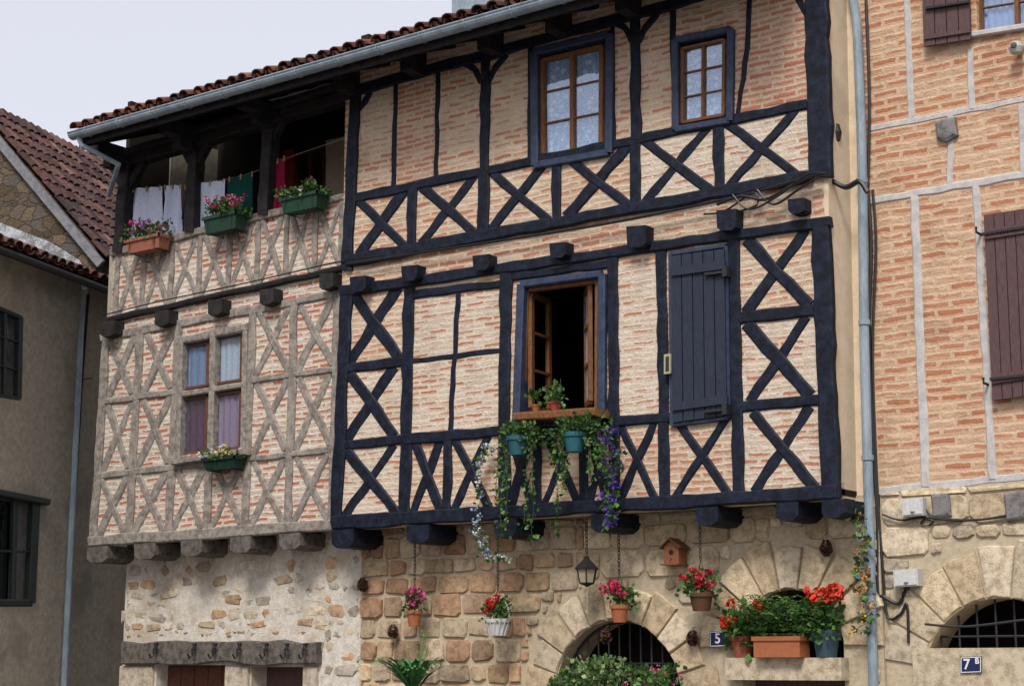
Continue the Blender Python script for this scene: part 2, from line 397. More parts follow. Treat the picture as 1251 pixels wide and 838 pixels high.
# ================================================================= TIMBER FRAMED HOUSE
house = root('timber_framed_house')
XR = F(1016, 450).x; XLm = F(415, 500).x; XLw = F(117, 600).x
GY = .45
def q4(pts, Y=0.): return [xz(u, v, Y) for u, v in pts]
w1 = [(655, 66), (740, 46), (739, 182), (656, 198)]
w2 = [(826, 52), (890, 38), (889, 145), (827, 156)]
w3 = [(638, 350), (732, 338), (731, 505), (631, 508)]
wall('main_infill', [(XLm, 3.36), (XR-.02, 3.36), (XR-.02, 8.68), (XLm, 8.68)], [q4(w1), q4(w2), q4(w3)], 0.0, .22, M_BRK, house)
yM = lambda x: 243-.208*(x-428)
yL = lambda x: 318-.184*(x-425)
yP = lambda x: 354-.143*(x-425)
yE = lambda x: 111-.272*(x-430)
yB = lambda x: 638-.0615*(x-410)
mb = MB()
for pts in ([(750, 325), (806, 317), (806, 520), (749, 524)], [(504, 358), (612, 346), (608, 528), (500, 533)],
            [(782, yM(782)), (872, yM(872)), (872, yL(872)), (783, yL(783))], [(884, yM(884)), (990, yM(990)), (990, yL(990)), (884, yL(884))],
            [(418, 458), (490, 448), (487, 630), (410, 636)], [(903, 385), (1000, 380), (1010, 600), (908, 606)]):
    quad_slab(mb, pts, -.004, .02)
mb.build('whitewashed_panels', M_BRKP, house)
mb = MB()
for pts in ([(905, -40), (990, -60), (985, 130), (896, 145)], [(486, 94), (530, 84), (530, 220), (484, 228)]):
    quad_slab(mb, pts, -.004, .02)
mb.build('bare_brick_panels', M_BRKE, house)
# ---- main timber frame
D = MB()
def line(f, x0, x1, w, Y=-.03, mb=D, **k): beam(mb, (x0, f(x0)), (x1, f(x1)), w, Y, **k)
line(yE, 427, 1010, 13); line(yM, 425, 985, 12); line(yL, 421, 990, 14, -.06); line(yP, 414, 1013, 13, -.045)
line(yB, 404, 1022, 17, -.06)
beam(D, (433, 108), (422, 330), 12, -.038); beam(D, (422, 350), (409, 640), 14, -.04)
beam(D, (994, -60), (1001, 216), 27, -.045); beam(D, (1001, 276), (1013, 608), 22, -.045)
def lean(x, y, yr): return x+(x-690)*(y-yr)/9000
def stud(x, f0, f1, w, Y=-.03, yr=None, mb=D, **k):
    a = f0(x); b = f1(x); yr = yr or (a+b)/2
    beam(mb, (lean(x, a, yr), a), (lean(x, b, yr), b), w, Y, **k)
stud(481, yE, yM, 5.5, -.018); stud(533, yE, yM, 5.5, -.018); stud(591, yE, yM, 11); stud(775, yE, yM, 12); stud(647, yE, yM, 7)
stud(748, yE, yM, 5, -.02); stud(822, yE, yM, 7, -.02)
beam(D, (916, -22), (912, 60), 6, -.02); beam(D, (912, 60), (899, 148), 6, -.02)
for x in (591, 775):                        # curved braces
    for sgn in (-1, 1):
        y0 = yE(x); beam(D, (x+sgn*4, y0+34), (x+sgn*12, y0+17), 7, -.02, jit=.2); beam(D, (x+sgn*12, y0+17), (x+sgn*27, y0+4-sgn*5), 8, -.02, jit=.2)
beam(D, (436, 135), (452, 112), 7, -.02)
beam(D, (985, 18), (965, -20), 8, -.02)
px = [427, 502, 589, 679, 775, 877, 985]
for i, x in enumerate(px[1:-1]): stud(x, yM, yL, (11, 14, 11, 13, 13)[i])
for a, b in zip(px[:-1], px[1:]):
    xbrace(D, ((a+6, yM(a+6)+4), (b-6, yM(b-6)+4), (b-6, yL(b-6)-4), (a+6, yL(a+6)-4)), 12)
r1 = lambda x: 450-.13*(x-425); r2 = lambda x: 543-.09*(x-418)
stud(496, yP, yB, 14, yr=480); stud(616, yP, yB, 14, yr=400)
for x in (748, 808, 897): stud(x, yP, yB, (13, 13, 14)[(748, 808, 897).index(x)], yr=400)
line(r1, 416, 494, 12); line(r2, 412, 494, 12)
c1 = [(421, 489, yP), (417, 488, r1), (413, 487, r2), (411, 487, yB)]
for (a, b, f), (c, d, g) in zip(c1[:-1], c1[1:]):
    xbrace(D, ((a+5, f(a)+6), (b-2, f(b)+6), (d-2, g(d)-5), (c+5, g(c)-5)), 13)
beam(D, (503, 360), (614, 346), 10); beam(D, (559, 352), (549, 530), 6, -.018); beam(D, (502, 441), (613, 428), 7, -.018); 
rS = lambda x: 536-.085*(x-500)
line(rS, 492, 900, 13)
for x, w in ((545, 10), (655, 10), (712, 11)): stud(x, rS, yB, w)
for a, b in ((500, 541), (549, 603), (618, 651), (659, 708), (716, 745), (752, 803), (818, 893)):
    xbrace(D, ((a+3, rS(a)+5), (b-3, rS(b)+5), (b-3, yB(b)-6), (a+3, yB(a)-6)), 10.5)
ra = lambda x: 388-.10*(x-903); rb = lambda x: 497-.09*(x-903)
line(ra, 898, 1003, 16); line(rb, 902, 1006, 13)
c1 = [(896, 990, yP), (899, 994, ra), (903, 997, rb), (907, 1000, yB)]
for (a, b, f), (c, d, g) in zip(c1[:-1], c1[1:]):
    xbrace(D, ((a+9, f(a)+7), (b-4, f(b)+7), (d-4, g(d)-6), (c+9, g(c)-6)), 15)
beam(D, (622, 338), (745, 322), 10)
D.build('main_timber_frame', M_DARK, house)
J = MB()
for x, y in ((437, 347), (500, 334), (587, 321), (681, 306), (777, 289), (887, 269), (972, 252)):
    w, h = (24, 26) if x in (777, 887) else (20, 19)
    quad_slab(J, [(x-w/2, y-h/2+1), (x+w/2, y-h/2-1), (x+w/2+U(-1, 1), y+h/2-5), (x+w/2-5, y+h/2-1), (x-w/2+5, y+h/2), (x-w/2+1, y+h/2-4)], -.15, .2)
for x in (405, 497, 604, 722, 850, 948, 1004):
    y = yB(x)+9
    quad_slab(J, [(x, y), (x+27, y-1.5), (x+27, y+15), (x+20, y+21), (x+6, y+22), (x, y+17)], -.05, .55)
J.build('joist_ends', M_DARK, house)
# plaster return
mb = MB(); a = F(1019, 606, .005); b = F(1008, 0, .005); k = (8.7-b.z)/(b.z-a.z); t = b+(b-a)*k
f = [a+Vector((-.15, 0, 0)), a, t, t+Vector((-.15, 0, 0))]; g = [p+Vector((0, .47, 0)) for p in f]
mb.add(f+g, [(0, 1, 2, 3), (7, 6, 5, 4), (0, 4, 5, 1), (1, 5, 6, 2), (2, 6, 7, 3), (3, 7, 4, 0)])
box(mb, (XR-.1, GY+.02, 3.3), (-6.66, GY+.3, 8.7))
mb.build('side_return', M_PLAS, house)

# ---- wing
WY = .06
L_, R_ = xz(117, 661, WY), xz(404, 641, WY)
tl, tr = xz(140, 312, WY), xz(424, 243, WY)
ww = [(222, 420), (297, 405), (295, 548), (219, 556)]
wall('wing_infill', [L_, (XLm, R_[1]), (XLm, tr[1]), tl], [q4(ww, WY)], WY, .2, M_BRKW, house)
G = MB()
GWY = WY-.03
yT = lambda x: 309-.243*(x-135); yK = lambda x: 391-.221*(x-128); yA = lambda x: 413-.187*(x-122)
yW1 = lambda x: 492-.143*(x-118); yW2 = lambda x: 582-.115*(x-115); yD = lambda x: 661-.068*(x-110)
g = dict(mb=G)
line(yT, 134, 420, 9, GWY-.02, **g); line(yA, 122, 414, 10, GWY, **g); line(yD, 107, 406, 13, GWY-.02, **g)
line(yW1, 120, 214, 8, GWY, **g); line(yW1, 304, 411, 8, GWY, **g); line(yW2, 116, 409, 8, GWY, **g)
cells = [(139, 172), (172, 206), (206, 240), (240, 276), (276, 311), (311, 346), (346, 381), (381, 418)]
for a, b in cells:
    stud(a+2, yT, yK, 6, GWY, mb=G)
    xbrace(G, ((a+6, yT(a+6)+3), (b, yT(b)+3), (b-2, yK(b-2)-3), (a+3, yK(a+3)-3)), 6, GWY+.006, .03)
stud(416, yT, yK, 7, GWY, mb=G)
def wp(x): return lambda y: x+(x-560)*(y-480)/6500
P = [124, 166, 213, 304, 355, 408]
for x in P: q = wp(x); beam(G, (q(yA(x)), yA(x)), (q(yD(x)), yD(x)), 9, GWY)
q = wp(258); beam(G, (q(565), 565), (q(650), 650), 9, GWY)
rows = [yA, yW1, yW2, yD]
for i, (a, b) in enumerate(zip(P[:-1], P[1:])):
    for k in range(3):
        f, h = rows[k], rows[k+1]
        if i == 2:
            if k < 2: continue
            for aa, bb in ((213, 258), (258, 304)):
                A, Bq = wp(aa), wp(bb)
                xbrace(G, ((A(f(aa))+5, f(aa)+4), (Bq(f(bb))-4, f(bb)+4), (Bq(h(bb))-4, h(bb)-6), (A(h(aa))+5, h(aa)-6)), 8, GWY+.006, .04)
            continue
        A, Bq = wp(a), wp(b)
        xbrace(G, ((A(f(a))+5, f(a)+4), (Bq(f(b))-4, f(b)+4), (Bq(h(b))-4, h(b)-5), (A(h(a))+5, h(a)-5)), 8, GWY+.006, .03)
beam(G, (215, 416), (302, 399), 9, GWY-.02)
G.build('wing_timber_frame', M_GREY, house)
G = MB()
for x in (106, 164, 221, 281, 341):
    y = yD(x)+7
    quad_slab(G, [(x, y), (x+25, y-2), (x+25, y+13), (x+19, y+18), (x+6, y+19), (x, y+14)], WY-.04, .55)
G.build('wing_joist_ends', M_GREYD, house)
K = MB()
line(yK, 125, 416, 7, GWY-.03, mb=K)
for x, y in ((131, 402), (197, 389), (262, 376), (325, 363), (398, 344)):
    quad_slab(K, [(x-8, y-9), (x+9, y-11), (x+9, y+5), (x+4, y+8), (x-4, y+10), (x-8, y+7)], -.1, .16)
K.build('wing_dark_beam', M_EAVE, house)

# ---- gallery (loggia)
E = MB()
for (u0, v0, u1, v1, w) in ((152, 190, 141, 308, 11), (235, 160, 229, 283, 11), (328, 128, 319, 262, 12)):
    beam(E, (u0, v0), (u1, v1), w, -.02, .16)
    beam(E, (u0-1, v0+45), (u0-16, v0+16), 7, .02, .1, .3); beam(E, (u0+1, v0+42), (u0+19, v0+8), 7, .02, .1, .3)
beam(E, (150, 197), (430, 114), 12, -.03, .16)
beam(E, (143, 188), (430, 98), 7, -.1, .1)
E.build('gallery_posts', M_EAVE, house)
mb = MB()
box(mb, (XLw-.05, 1.75, 3.4), (XLm+.1, 1.85, 9.4))
box(mb, (XLw+.05, .2, 6.0), (XLw+.12, 1.75, 9.2))
box(mb, (XLm, .25, 6.0), (XLm+.12, 1.85, 9.2))
box(mb, (XLw, .2, 6.22), (XLm, 1.8, 6.30))
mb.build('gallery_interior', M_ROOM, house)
gw = MB(); beam(gw, (361, 190), (361, 238), 3, 1.66, .08); beam(gw, (395, 180), (395, 235), 3, 1.66, .08); beam(gw, (378, 184), (378, 236), 3, 1.66, .08); beam(gw, (359, 190), (397, 180), 4, 1.66, .08)
gw.build('gallery_window', M_REDW, house)
gp = MB(); quad_slab(gp, [(398, 172), (424, 166), (422, 250), (398, 250)], 1.6, .05); gp.build('gallery_pale_panel', M_PLAS, house)
gw = MB(); quad_slab(gw, [(345, 185), (359, 182), (359, 250), (345, 250)], 1.64, .05, (.35, .02, .015)); gw.build('gallery_shutter', M_COL, house)

# ---- ground floor walls
xs = lambda u, v=800: F(u, v, GY).x
zs = lambda u, v: F(u, v, GY).z
def arc(cx, cz, r, a0, a1, n=18): return [(cx+r*math.cos(a0+(a1-a0)*i/n), cz+r*math.sin(a0+(a1-a0)*i/n)) for i in range(n+1)]
A1 = (-9.53, 1.58, .75); A2 = (-7.58, 2.05, .53)
XS = xs(440)
xl0 = xs(150)
d0, d1, dz = xs(192), xs(276), zs(230, 812)
e0, e1 = xs(308), xs(372)
wall('lime_rendered_wall', [(xl0, 0), (d0, 0), (d0, dz), (d1, dz), (d1, 0), (e0, 0), (e0, dz-.02), (e1, dz-.02), (e1, 0), (XS, 0), (XS, 3.42), (xl0, 3.42)], [], GY, .45, M_LIME, house)
ou = [(XS, 0), (A1[0]-A1[2], 0)]+arc(*A1, math.pi, 0)+[(A1[0]+A1[2], 0), (A2[0]-A2[2], 0)]+arc(*A2, math.pi, 0)+[(A2[0]+A2[2], 0), (-6.66, 0), (-6.66, 3.42), (XS, 3.42)]
wall('sandstone_backing', ou, [], GY, .45, M_MORT, house)
SC = [(.60, .45, .29), (.52, .36, .22), (.44, .27, .17), (.55, .44, .31), (.62, .50, .35), (.40, .28, .19), (.50, .32, .20)]
SP = [(.70, .58, .40), (.65, .53, .36), (.68, .57, .42), (.60, .51, .39), (.57, .45, .30)]
SR = [(.58, .46, .31), (.50, .34, .22), (.52, .46, .38), (.62, .53, .40), (.44, .38, .31), (.58, .38, .24), (.64, .59, .50)]
def stone(mb, pts, Y, col, ins=.014, dep=.03):
    cx = sum(p[0] for p in pts)/len(pts); cz = sum(p[1] for p in pts)/len(pts); n = len(pts)
    yy = Y+U(-.010, .010)
    o = [Vector((x, yy+.018, z)) for x, z in pts]; bk = [Vector((x, yy+dep+.05, z)) for x, z in pts]
    fr = []
    for x, z in pts:
        d = math.hypot(x-cx, z-cz); k = max(0, 1-ins/d); fr.append(Vector((cx+(x-cx)*k, yy+U(-.005, .005), cz+(z-cz)*k)))
    cen = Vector((cx, yy-U(0, .008), cz))
    mb.add(bk+o+fr+[cen], [(i, (i+1) % n, (i+1) % n+n, i+n) for i in range(n)]+[(i+n, (i+1) % n+n, (i+1) % n+2*n, i+2*n) for i in range(n)]+[(2*n+i, 2*n+(i+1) % n, 3*n) for i in range(n)], col)
def ashlar(mb, x0, x1, z0, z1, Y, inside, hr, wr, pal, gap=.018, jj=.012, rc=(.12, .25), skip=None):
    def put(a, b, c, d, lvl):
        pts = [(a, c), (b, c), (b, d), (a, d), ((a+b)/2, (c+d)/2)]
        ins = [inside(*p) for p in pts]
        if all(ins): return
        if any(ins):
            if lvl < 3:
                m = (a+b)/2; n = (c+d)/2
                if b-a > d-c: put(a, m, c, d, lvl+1); put(m, b, c, d, lvl+1)
                else: put(a, b, c, n, lvl+1); put(a, b, n, d, lvl+1)
            return
        if skip and skip((a+b)/2, (c+d)/2): return
        g = gap*U(.5, 1.5); j = jj
        ch = min(b-a, d-c)*U(*rc)
        P = [(a+g+ch, c+g), (b-g-ch, c+g), (b-g, c+g+ch), (b-g, d-g-ch), (b-g-ch, d-g), (a+g+ch, d-g), (a+g, d-g-ch), (a+g, c+g+ch)]
        stone(mb, [(x+U(-j, j), z+U(-j, j)) for x, z in P], Y, shade(rnd.choice(pal), .72, 1.13))
    z = z0
    while z < z1-.05:
        h = min(U(*hr), z1-z); x = x0-U(0, .2)
        while x < x1-.03:
            w = U(*wr); dzz = U(-.02, .02) if skip else 0
            put(max(x, x0), min(x+w, x1), z+dzz, min(z+h+dzz, z1), 0); x += w
        z += h
R1, R2 = 1.13, .98
def ins_r(x, z):
    if math.hypot(x-A1[0], z-A1[1]) < R1 and z > A1[1]-.01: return True
    if z <= A1[1] and abs(x-A1[0]) < A1[2]+.02: return True
    if math.hypot(x-A2[0], z-A2[1]) < R2 and z > A2[1]-.01: return True
    if z <= A2[1] and abs(x-A2[0]) < .80 and z > 1.7: return True
    if z <= 1.72 and abs(x-A2[0]) < A2[2]+.02: return True
    return False
mb = MB()
ashlar(mb, XS, -9.9, 1.0, 3.38, GY-.03, ins_r, (.17, .27), (.18, .46), SC, .015, .014, (.08, .2))
ashlar(mb, -9.9, -6.68, 1.0, 3.38, GY-.03, ins_r, (.24, .34), (.3, .62), SP, .010, .010)
def vouss(mb, A, ro, n, Y, pal, a0=math.pi, a1=0.):
    for k in range(n):
        s = a0+(a1-a0)*k/n; e = a0+(a1-a0)*(k+1)/n; gp = .008/A[2]*(1 if e < s else -1)
        s -= gp; e += gp; o = ro*U(.93, 1.05)
        pts = arc(A[0], A[1], A[2]+.004, s, e, 3)+arc(A[0], A[1], o, e, s, 3)
        stone(mb, [(x+U(-.008, .008), z+U(-.008, .008)) for x, z in pts], Y, shade(rnd.choice(pal), .8, 1.12))
vouss(mb, A1, R1, 11, GY-.04, SP); vouss(mb, A2, R2, 9, GY-.04, SP)
mb.build('sandstone_blocks', M_STONE, house)
mb = MB()
dzl = zs(270, 781)
def insl(x, z):
    return (z < dzl+.02 and xs(146) < x < xs(390))
def skl(x, z):
    v = mnoise.noise(Vector((x*1.3, 4.2, z*1.6)))
    return v > U(-.2, .5)
ashlar(mb, xl0+.02, XS, .9, 3.38, GY-.004, insl, (.09, .18), (.12, .36), SR, .014, .022, (.2, .34), skl)
mb.build('rubble_stones', M_STONE, house)
mb = MB()
x0, x1 = xs(896), xs(1037)
box(mb, (x0, GY-.16, 1.75), (x1, GY+.3, zs(960, 803)), (.56, .47, .34))
for a, b in ((150, 190), (278, 306), (373, 390)):
    stone(mb, [(xs(a), .9), (xs(b), .9), (xs(b), dz-.01), (xs(a), dz-.01)], GY-.05, (.54, .47, .37)); 
mb.build('lintel_stones', M_STONE, house)
mb = MB()
beam(mb, (148, 797), (386, 797), 27, GY-.10, .2, 1.5)
mb.build('cellar_lintel_beam', M_GREYD, house)
mb = MB()
for u in (190, 237, 262, 292, 325, 350, 372):
    c = F(u, 786, GY-.14)
    tube(mb, [c+Vector((0, .06, .0)), c, c+Vector((0, -.03, -.06)), c+Vector((.0, -.02, -.14)), c+Vector((0, -.06, -.17)), c+Vector((0, -.10, -.12))], .011, 6)
    for s in (0, .05): tube(mb, [c+Vector((-.03, 0, -s)), c+Vector((.04, -.02, -s-.02))], .01, 5)
mb.build('iron_hooks', M_IRON, house)
mb = MB(); box(mb, (d0, GY+.2, 0), (d1, GY+.26, dz)); 
for i in range(5): box(mb, (d0+i*(d1-d0)/5, GY+.185, 0), (d0+(i+.94)*(d1-d0)/5, GY+.2, dz-.02))
mb.build('cellar_door', M_REDW, house)
mb = MB(); box(mb, (e0, GY+.25, 0), (e1, GY+.3, dz)); box(mb, (A2[0]-.53, GY+.25, 0), (A2[0]+.53, GY+.3, 1.75))
mb.build('door_leaf', M_BRSH, house)
mb = MB()
for i in range(12):
    x = A1[0]-.7+i*.127; zt = A1[1]+math.sqrt(max(0, .75**2-(x-A1[0])**2)); tube(mb, [(x, GY+.15, 0), (x, GY+.15, zt)], .010, 6)
for z in (1.1, 1.5, 1.9): tube(mb, [(A1[0]-.74, GY+.15, z), (A1[0]+.74, GY+.15, z)], .012, 6)
tube(mb, [(x, GY+.15, z) for x, z in arc(A1[0], A1[1], .73, math.pi, 0)], .014, 6)
for i in range(6):
    x = A2[0]-.42+i*.168; tube(mb, [(x, GY+.15, 1.95), (x, GY+.15, A2[1]+math.sqrt(max(0, .53**2-(x-A2[0])**2)))], .010, 6)
mb.build('arch_grille', M_IRON, house)

# ---- jetty soffit, floors, rear body
mb = MB()
box(mb, (XLw+.02, WY+.02, 3.40), (XR-.02, 7, 3.46)); box(mb, (XLm+.1, .2, 6.15), (XR-.1, 7, 6.22)); box(mb, (XLw, 1.8, 6.15), (XLm, 7, 6.22))
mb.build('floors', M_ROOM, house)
mb = MB()
box(mb, (XLw-.02, .9, 0), (XLw+.14, 7, 8.9)); box(mb, (XLw, 7, 0), (-6.7, 7.2, 9.2)); box(mb, (XLm, .24, 3.5), (XLm+.12, 7, 9.0))
box(mb, (XLw-.02, WY+.01, 3.46), (XLw+.12, .9, 7.1))
box(mb, (XR-.3, .22, 3.5), (XR-.16, 7, 9)); box(mb, (-6.9, .9, 0), (-6.7, 7, 9))
mb.build('rear_walls', M_GREYPL, house)
mb = MB(); box(mb, (XLw+.2, 1.6, 0), (XR, 1.65, 3.4)); box(mb, (XLm+.13, 2.2, 3.5), (XR-.31, 2.25, 6.1)); box(mb, (XLm+.13, 2.2, 6.25), (XR-.31, 2.25, 9.2))
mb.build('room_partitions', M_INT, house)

# ---- roof
zE = (F(430, 77, -.82).z+F(690, 0, -.82).z)/2
xG0 = F(95, 178, -.82).x
SLP = math.radians(22); ts = math.tan(SLP)
ex = Vector((1, 0, 0)); sv = Vector((0, math.cos(SLP), math.sin(SLP)))
tiles('roof_tiles', (xG0-.02, -.90, zE+.02), ex, sv, -6.9-xG0, 5.6, M_TILE, house, TC)
mb = MB()
def slope_box(mb, x0, x1, y0, y1, zo, th):
    z = lambda y: zE+(y+.82)*ts+zo
    vs = [(x, y, z(y)+t) for x in (x0, x1) for y in (y0, y1) for t in (0, th)]
    mb.add(vs, [(0, 1, 3, 2), (4, 6, 7, 5), (0, 4, 5, 1), (2, 3, 7, 6), (0, 2, 6, 4), (1, 5, 7, 3)])
slope_box(mb, xG0, -6.9, -.80, 4.5, .0, .03)
x = xG0+.06
while x < -6.95:
    slope_box(mb, x, x+.085, -.74, .3, -.11, .11); x += .48
slope_box(mb, xG0, xG0+.05, -.80, 4.5, -.14, .16)
box(mb, (xG0, -.79, zE-.10), (-6.9, -.765, zE+.06))
for u, v in ((150, 196), (235, 172), (330, 142), (432, 102), (513, 78), (607, 52), (690, 30), (775, 5)):
    c = F(u, v, -.02); box(mb, (c.x-.08, -.5, c.z-.02), (c.x+.08, .0, c.z+.15)); box(mb, (c.x-.07, -.28, c.z-.15), (c.x+.07, .0, c.z-.02))
mb.build('roof_deck_and_rafters', M_EAVE, house)
mb = MB()
zr = zE+(4.5+.82)*ts
mb.add([(xG0, 4.5, zr+.1), (-6.9, 4.5, zr+.1), (-6.9, 8.2, zr-1.5), (xG0, 8.2, zr-1.5)], [(0, 1, 2, 3)], TC[0]); mb.build('rear_roof', M_TILE, house)
mb = MB()
n = 8; vs = []; fs = []
for X in (xG0-.03, -6.9):
    for rr in (.075, .068):
        for i in range(n+1):
            a = math.pi+math.pi*i/n; vs.append((X, -.89+rr*math.cos(a), zE+.03+rr*math.sin(a)))
for o in (0, n+1):
    for i in range(n): fs.append((o+i, o+i+1, 2*(n+1)+o+i+1, 2*(n+1)+o+i))
mb.add(vs, fs)
tube(mb, [(xG0-.03, -.965, zE+.035), (-6.9, -.965, zE+.035)], .011, 6)
x = xG0+.3
while x < -7:
    tube(mb, [(x, -.89+.08*math.cos(a), zE+.03+.08*math.sin(a)) for a in [math.pi+math.pi*i/8 for i in range(9)]], .007, 4); x += .6
tube(mb, [(xG0+.1, -.89, zE-.03), (xG0+.12, -.85, zE-.13), (xG0+.35, -.45, zE-.32), (XLw+.0, -.0, zE-.5)], .035, 8)
mb.build('gutter', M_ZINC, house)
mb = MB(); c = F(552, 10, 3.2); d = F(601, 10, 3.2); box(mb, (c.x, 3.2, 9), (d.x, 3.9, c.z+1.1)); box(mb, (c.x-.06, 3.14, c.z+1.1), (d.x+.06, 3.96, c.z+1.2))
mb.build('chimney', M_ZINC, house)

# ---- windows
def curtain(mb, q, Y, col, folds=9, amp=.015):
    n = 60; tl, tr, br, bl = [F(u, v, Y) for u, v in q]; vs = []
    for j in range(2):
        for i in range(n+1):
            t = i/n; p = (tl.lerp(tr, t) if j == 0 else bl.lerp(br, t)); p = p+Vector((0, math.sin(t*folds*6.28)*amp+math.sin(t*folds*2.3)*amp*.5, 0)); vs.append(p)
    mb.add(vs, [(i, i+1, n+2+i, n+1+i) for i in range(n)], col)
def sub(q, s0, s1, t0, t1):
    (x0, y0), (x1, y1), (x2, y2), (x3, y3) = q; l = lambda a, b, t: a+(b-a)*t
    pt = lambda s, t: (l(l(x0, x1, s), l(x3, x2, s), t), l(l(y0, y1, s), l(y3, y2, s), t))
    return [pt(s0, t0), pt(s1, t0), pt(s1, t1), pt(s0, t1)]
def frame(mb, q, w, Y, back=.06):
    for a, b in ((0, 1), (1, 2), (2, 3), (3, 0)): beam(mb, q[a], q[b], w, Y, back, .0)
def casement(q, Y, name, mat, nx=2, rows=3, w=5, curt=None, par=None, cmat=None):
    par = par or house
    mb = MB(); frame(mb, sub(q, .03, .97, .02, .98), w, Y)
    for k in range(nx):
        s0 = .04+.92*k/nx; s1 = .04+.92*(k+1)/nx; qq = sub(q, s0+.01, s1-.01, .03, .97); frame(mb, qq, w*.85, Y+.012, .045)
        for r in range(1, rows):
            a = sub(qq, 0, 1, r/rows, 1); beam(mb, a[0], a[1], 2.2, Y+.02, .03, 0)
    mb.build(name, mat, par)
    g = MB(); quad_slab(g, q, Y+.04, .004); g.build(name+'_glass', M_GLASS, par)
    if curt is not None:
        c = MB(); curtain(c, sub(q, .02, .98, .03, .98), Y+.07, curt, 11, .009); c.build(name+'_curtain', cmat or M_CLOTH, par)
f = MB()
frame(f, [(651, 63), (743, 41), (742, 186), (652, 202)], 9, -.055, .14)
frame(f, [(823, 49), (891, 35), (890, 147), (824, 158)], 8, -.055, .14)
frame(f, [(635, 347), (734, 334), (733, 512), (629, 518)], 9, -.06, .16)
frame(f, [(818, 310), (886, 300), (889, 510), (820, 519)], 5, -.05, .1)
f.build('window_surrounds', M_FRAME, house)
casement([(659, 72), (737, 53), (736, 181), (660, 194)], .0, 'attic_window', M_BROWN, curt=(1, 1, 1), cmat=M_LACE)
casement([(831, 58), (886, 46), (885, 142), (831, 152)], .0, 'small_attic_window', M_BROWN, w=4, curt=(1, 1, 1), cmat=M_LACE)
mb = MB(); frame(mb, [(642, 354), (729, 343), (728, 500), (636, 506)], 6, .02)
def sash(mb, A, B, z0, z1, t=.045, w=.06):
    A = Vector((*A, 0)); B = Vector((*B, 0)); d = (B-A).normalized(); n = Vector((-d.y, d.x, 0))
    def bar(p, q, w):
        ax = (q-p).normalized()
        o = d if abs(ax.z) > .5 else Vector((0, 0, 1))
        c = [p-o*w/2-n*t/2, p+o*w/2-n*t/2, p+o*w/2+n*t/2, p-o*w/2+n*t/2]; e = [k+(q-p) for k in c]
        mb.add(c+e, [(0, 1, 2, 3), (7, 6, 5, 4), (0, 4, 5, 1), (1, 5, 6, 2), (2, 6, 7, 3), (3, 7, 4, 0)])
    a0, b0, a1, b1 = [p+Vector((0, 0, z)) for p, z in ((A, z0), (B, z0), (A, z1), (B, z1))]
    bar(a0, a1, w); bar(b0, b1, w); bar(a0, b0, w); bar(a1, b1, w)
    for k in (1, 2): bar(a0.lerp(a1, k/3), b0.lerp(b1, k/3), w*.45)
q0, q1 = F(645, 505, .06), F(722, 345, .06)
zb, zt = q0.z+.06, q1.z-.03
SA = ((q0.x+.03, .08), (q0.x-.02, .46)); SB = ((q1.x-.03, .08), (q1.x-.27, .36))
sash(mb, *SA, zb, zt); sash(mb, *SB, zb, zt)
mb.build('open_casement', M_BROWN, house)
mb = MB(); 
for A, B in (SA, SB):
    mb.add([(A[0], A[1], zb), (B[0], B[1], zb), (B[0], B[1], zt), (A[0], A[1], zt)], [(0, 1, 2, 3)])
mb.build('open_casement_glass', M_GLASS, house)
mb = MB(); A, B = SB; A = Vector((*A, 0)); B = Vector((*B, 0)); vs = []
for z in (zb+.05, zt-.05):
    for i in range(13): p = A.lerp(B, i/12); vs.append((p.x-.01+.006*math.sin(i*1.6), p.y+.012, z))
mb.add(vs, [(i, i+1, 14+i, 13+i) for i in range(12)], (.34, .42, .54)); mb.build('casement_net_curtain', M_CLOTH, house)
mb = MB(); beam(mb, (627, 509), (727, 503), 10, -.30, .36, .4); mb.build('window_sill_board', M_BROWN, house)
SQ = [(819, 313), (885, 304), (888, 507), (821, 516)]
mb = MB(); n = 5
for i in range(n): quad_slab(mb, sub(SQ, i/n+.009, (i+1)/n-.009, 0, 1), -.075+U(-.003, .003), .05)
quad_slab(mb, sub(SQ, .0, 1, .07, .12), -.10, .03); quad_slab(mb, sub(SQ, .0, 1, .88, .93), -.10, .03)
mb.build('shutter', M_SHUT, house)
mb = MB(); 
for v in (332, 500): beam(mb, (884, v), (860, v+3), 4, -.115, .03, 0); c = F(886, v, -.1); box(mb, (c.x-.02, -.13, c.z-.05), (c.x+.03, -.04, c.z+.05))
mb.build('shutter_hinges', M_IRON, house)
mb = MB(); quad_slab(mb, [(811, 433), (819, 432), (819, 456), (811, 457)], -.10, .02, (.38, .37, .22)); quad_slab(mb, [(813, 436), (817, 435), (817, 453), (813, 454)], -.104, .01, (.03, .03, .03)); mb.build('shutter_latch_plate', M_COL, house)
# wing window
W = [(218, 414), (300, 399), (297, 552), (214, 562)]
mb = MB(); frame(mb, sub(W, .02, .98, .01, .99), 6, WY-.05, .15); s = sub(W, .5, .5, .0, 1); beam(mb, s[0], s[3], 7, WY-.05, .15, .3); s = sub(W, 0, 1, .46, 1); beam(mb, s[0], s[1], 7, WY-.045, .15, .3)
mb.build('stone_cross_mullion', M_GREY, house)
mb = MB(); 
for a in ((.07, .44, .05, .42), (.56, .94, .05, .42), (.07, .44, .51, .96), (.56, .94, .51, .96)): frame(mb, sub(W, *a), 4, WY+.01, .05)
mb.build('wing_window_sashes', M_REDW, house)
g = MB(); quad_slab(g, sub(W, .05, .95, .04, .96), WY+.035, .004); g.build('wing_window_glass', M_GLASS, house)
c = MB(); curtain(c, sub(W, .06, .46, .10, .42), WY+.06, (.36, .44, .58), 4, .008); curtain(c, sub(W, .6, .94, .04, .42), WY+.06, (.8, .8, .82), 4, .008)
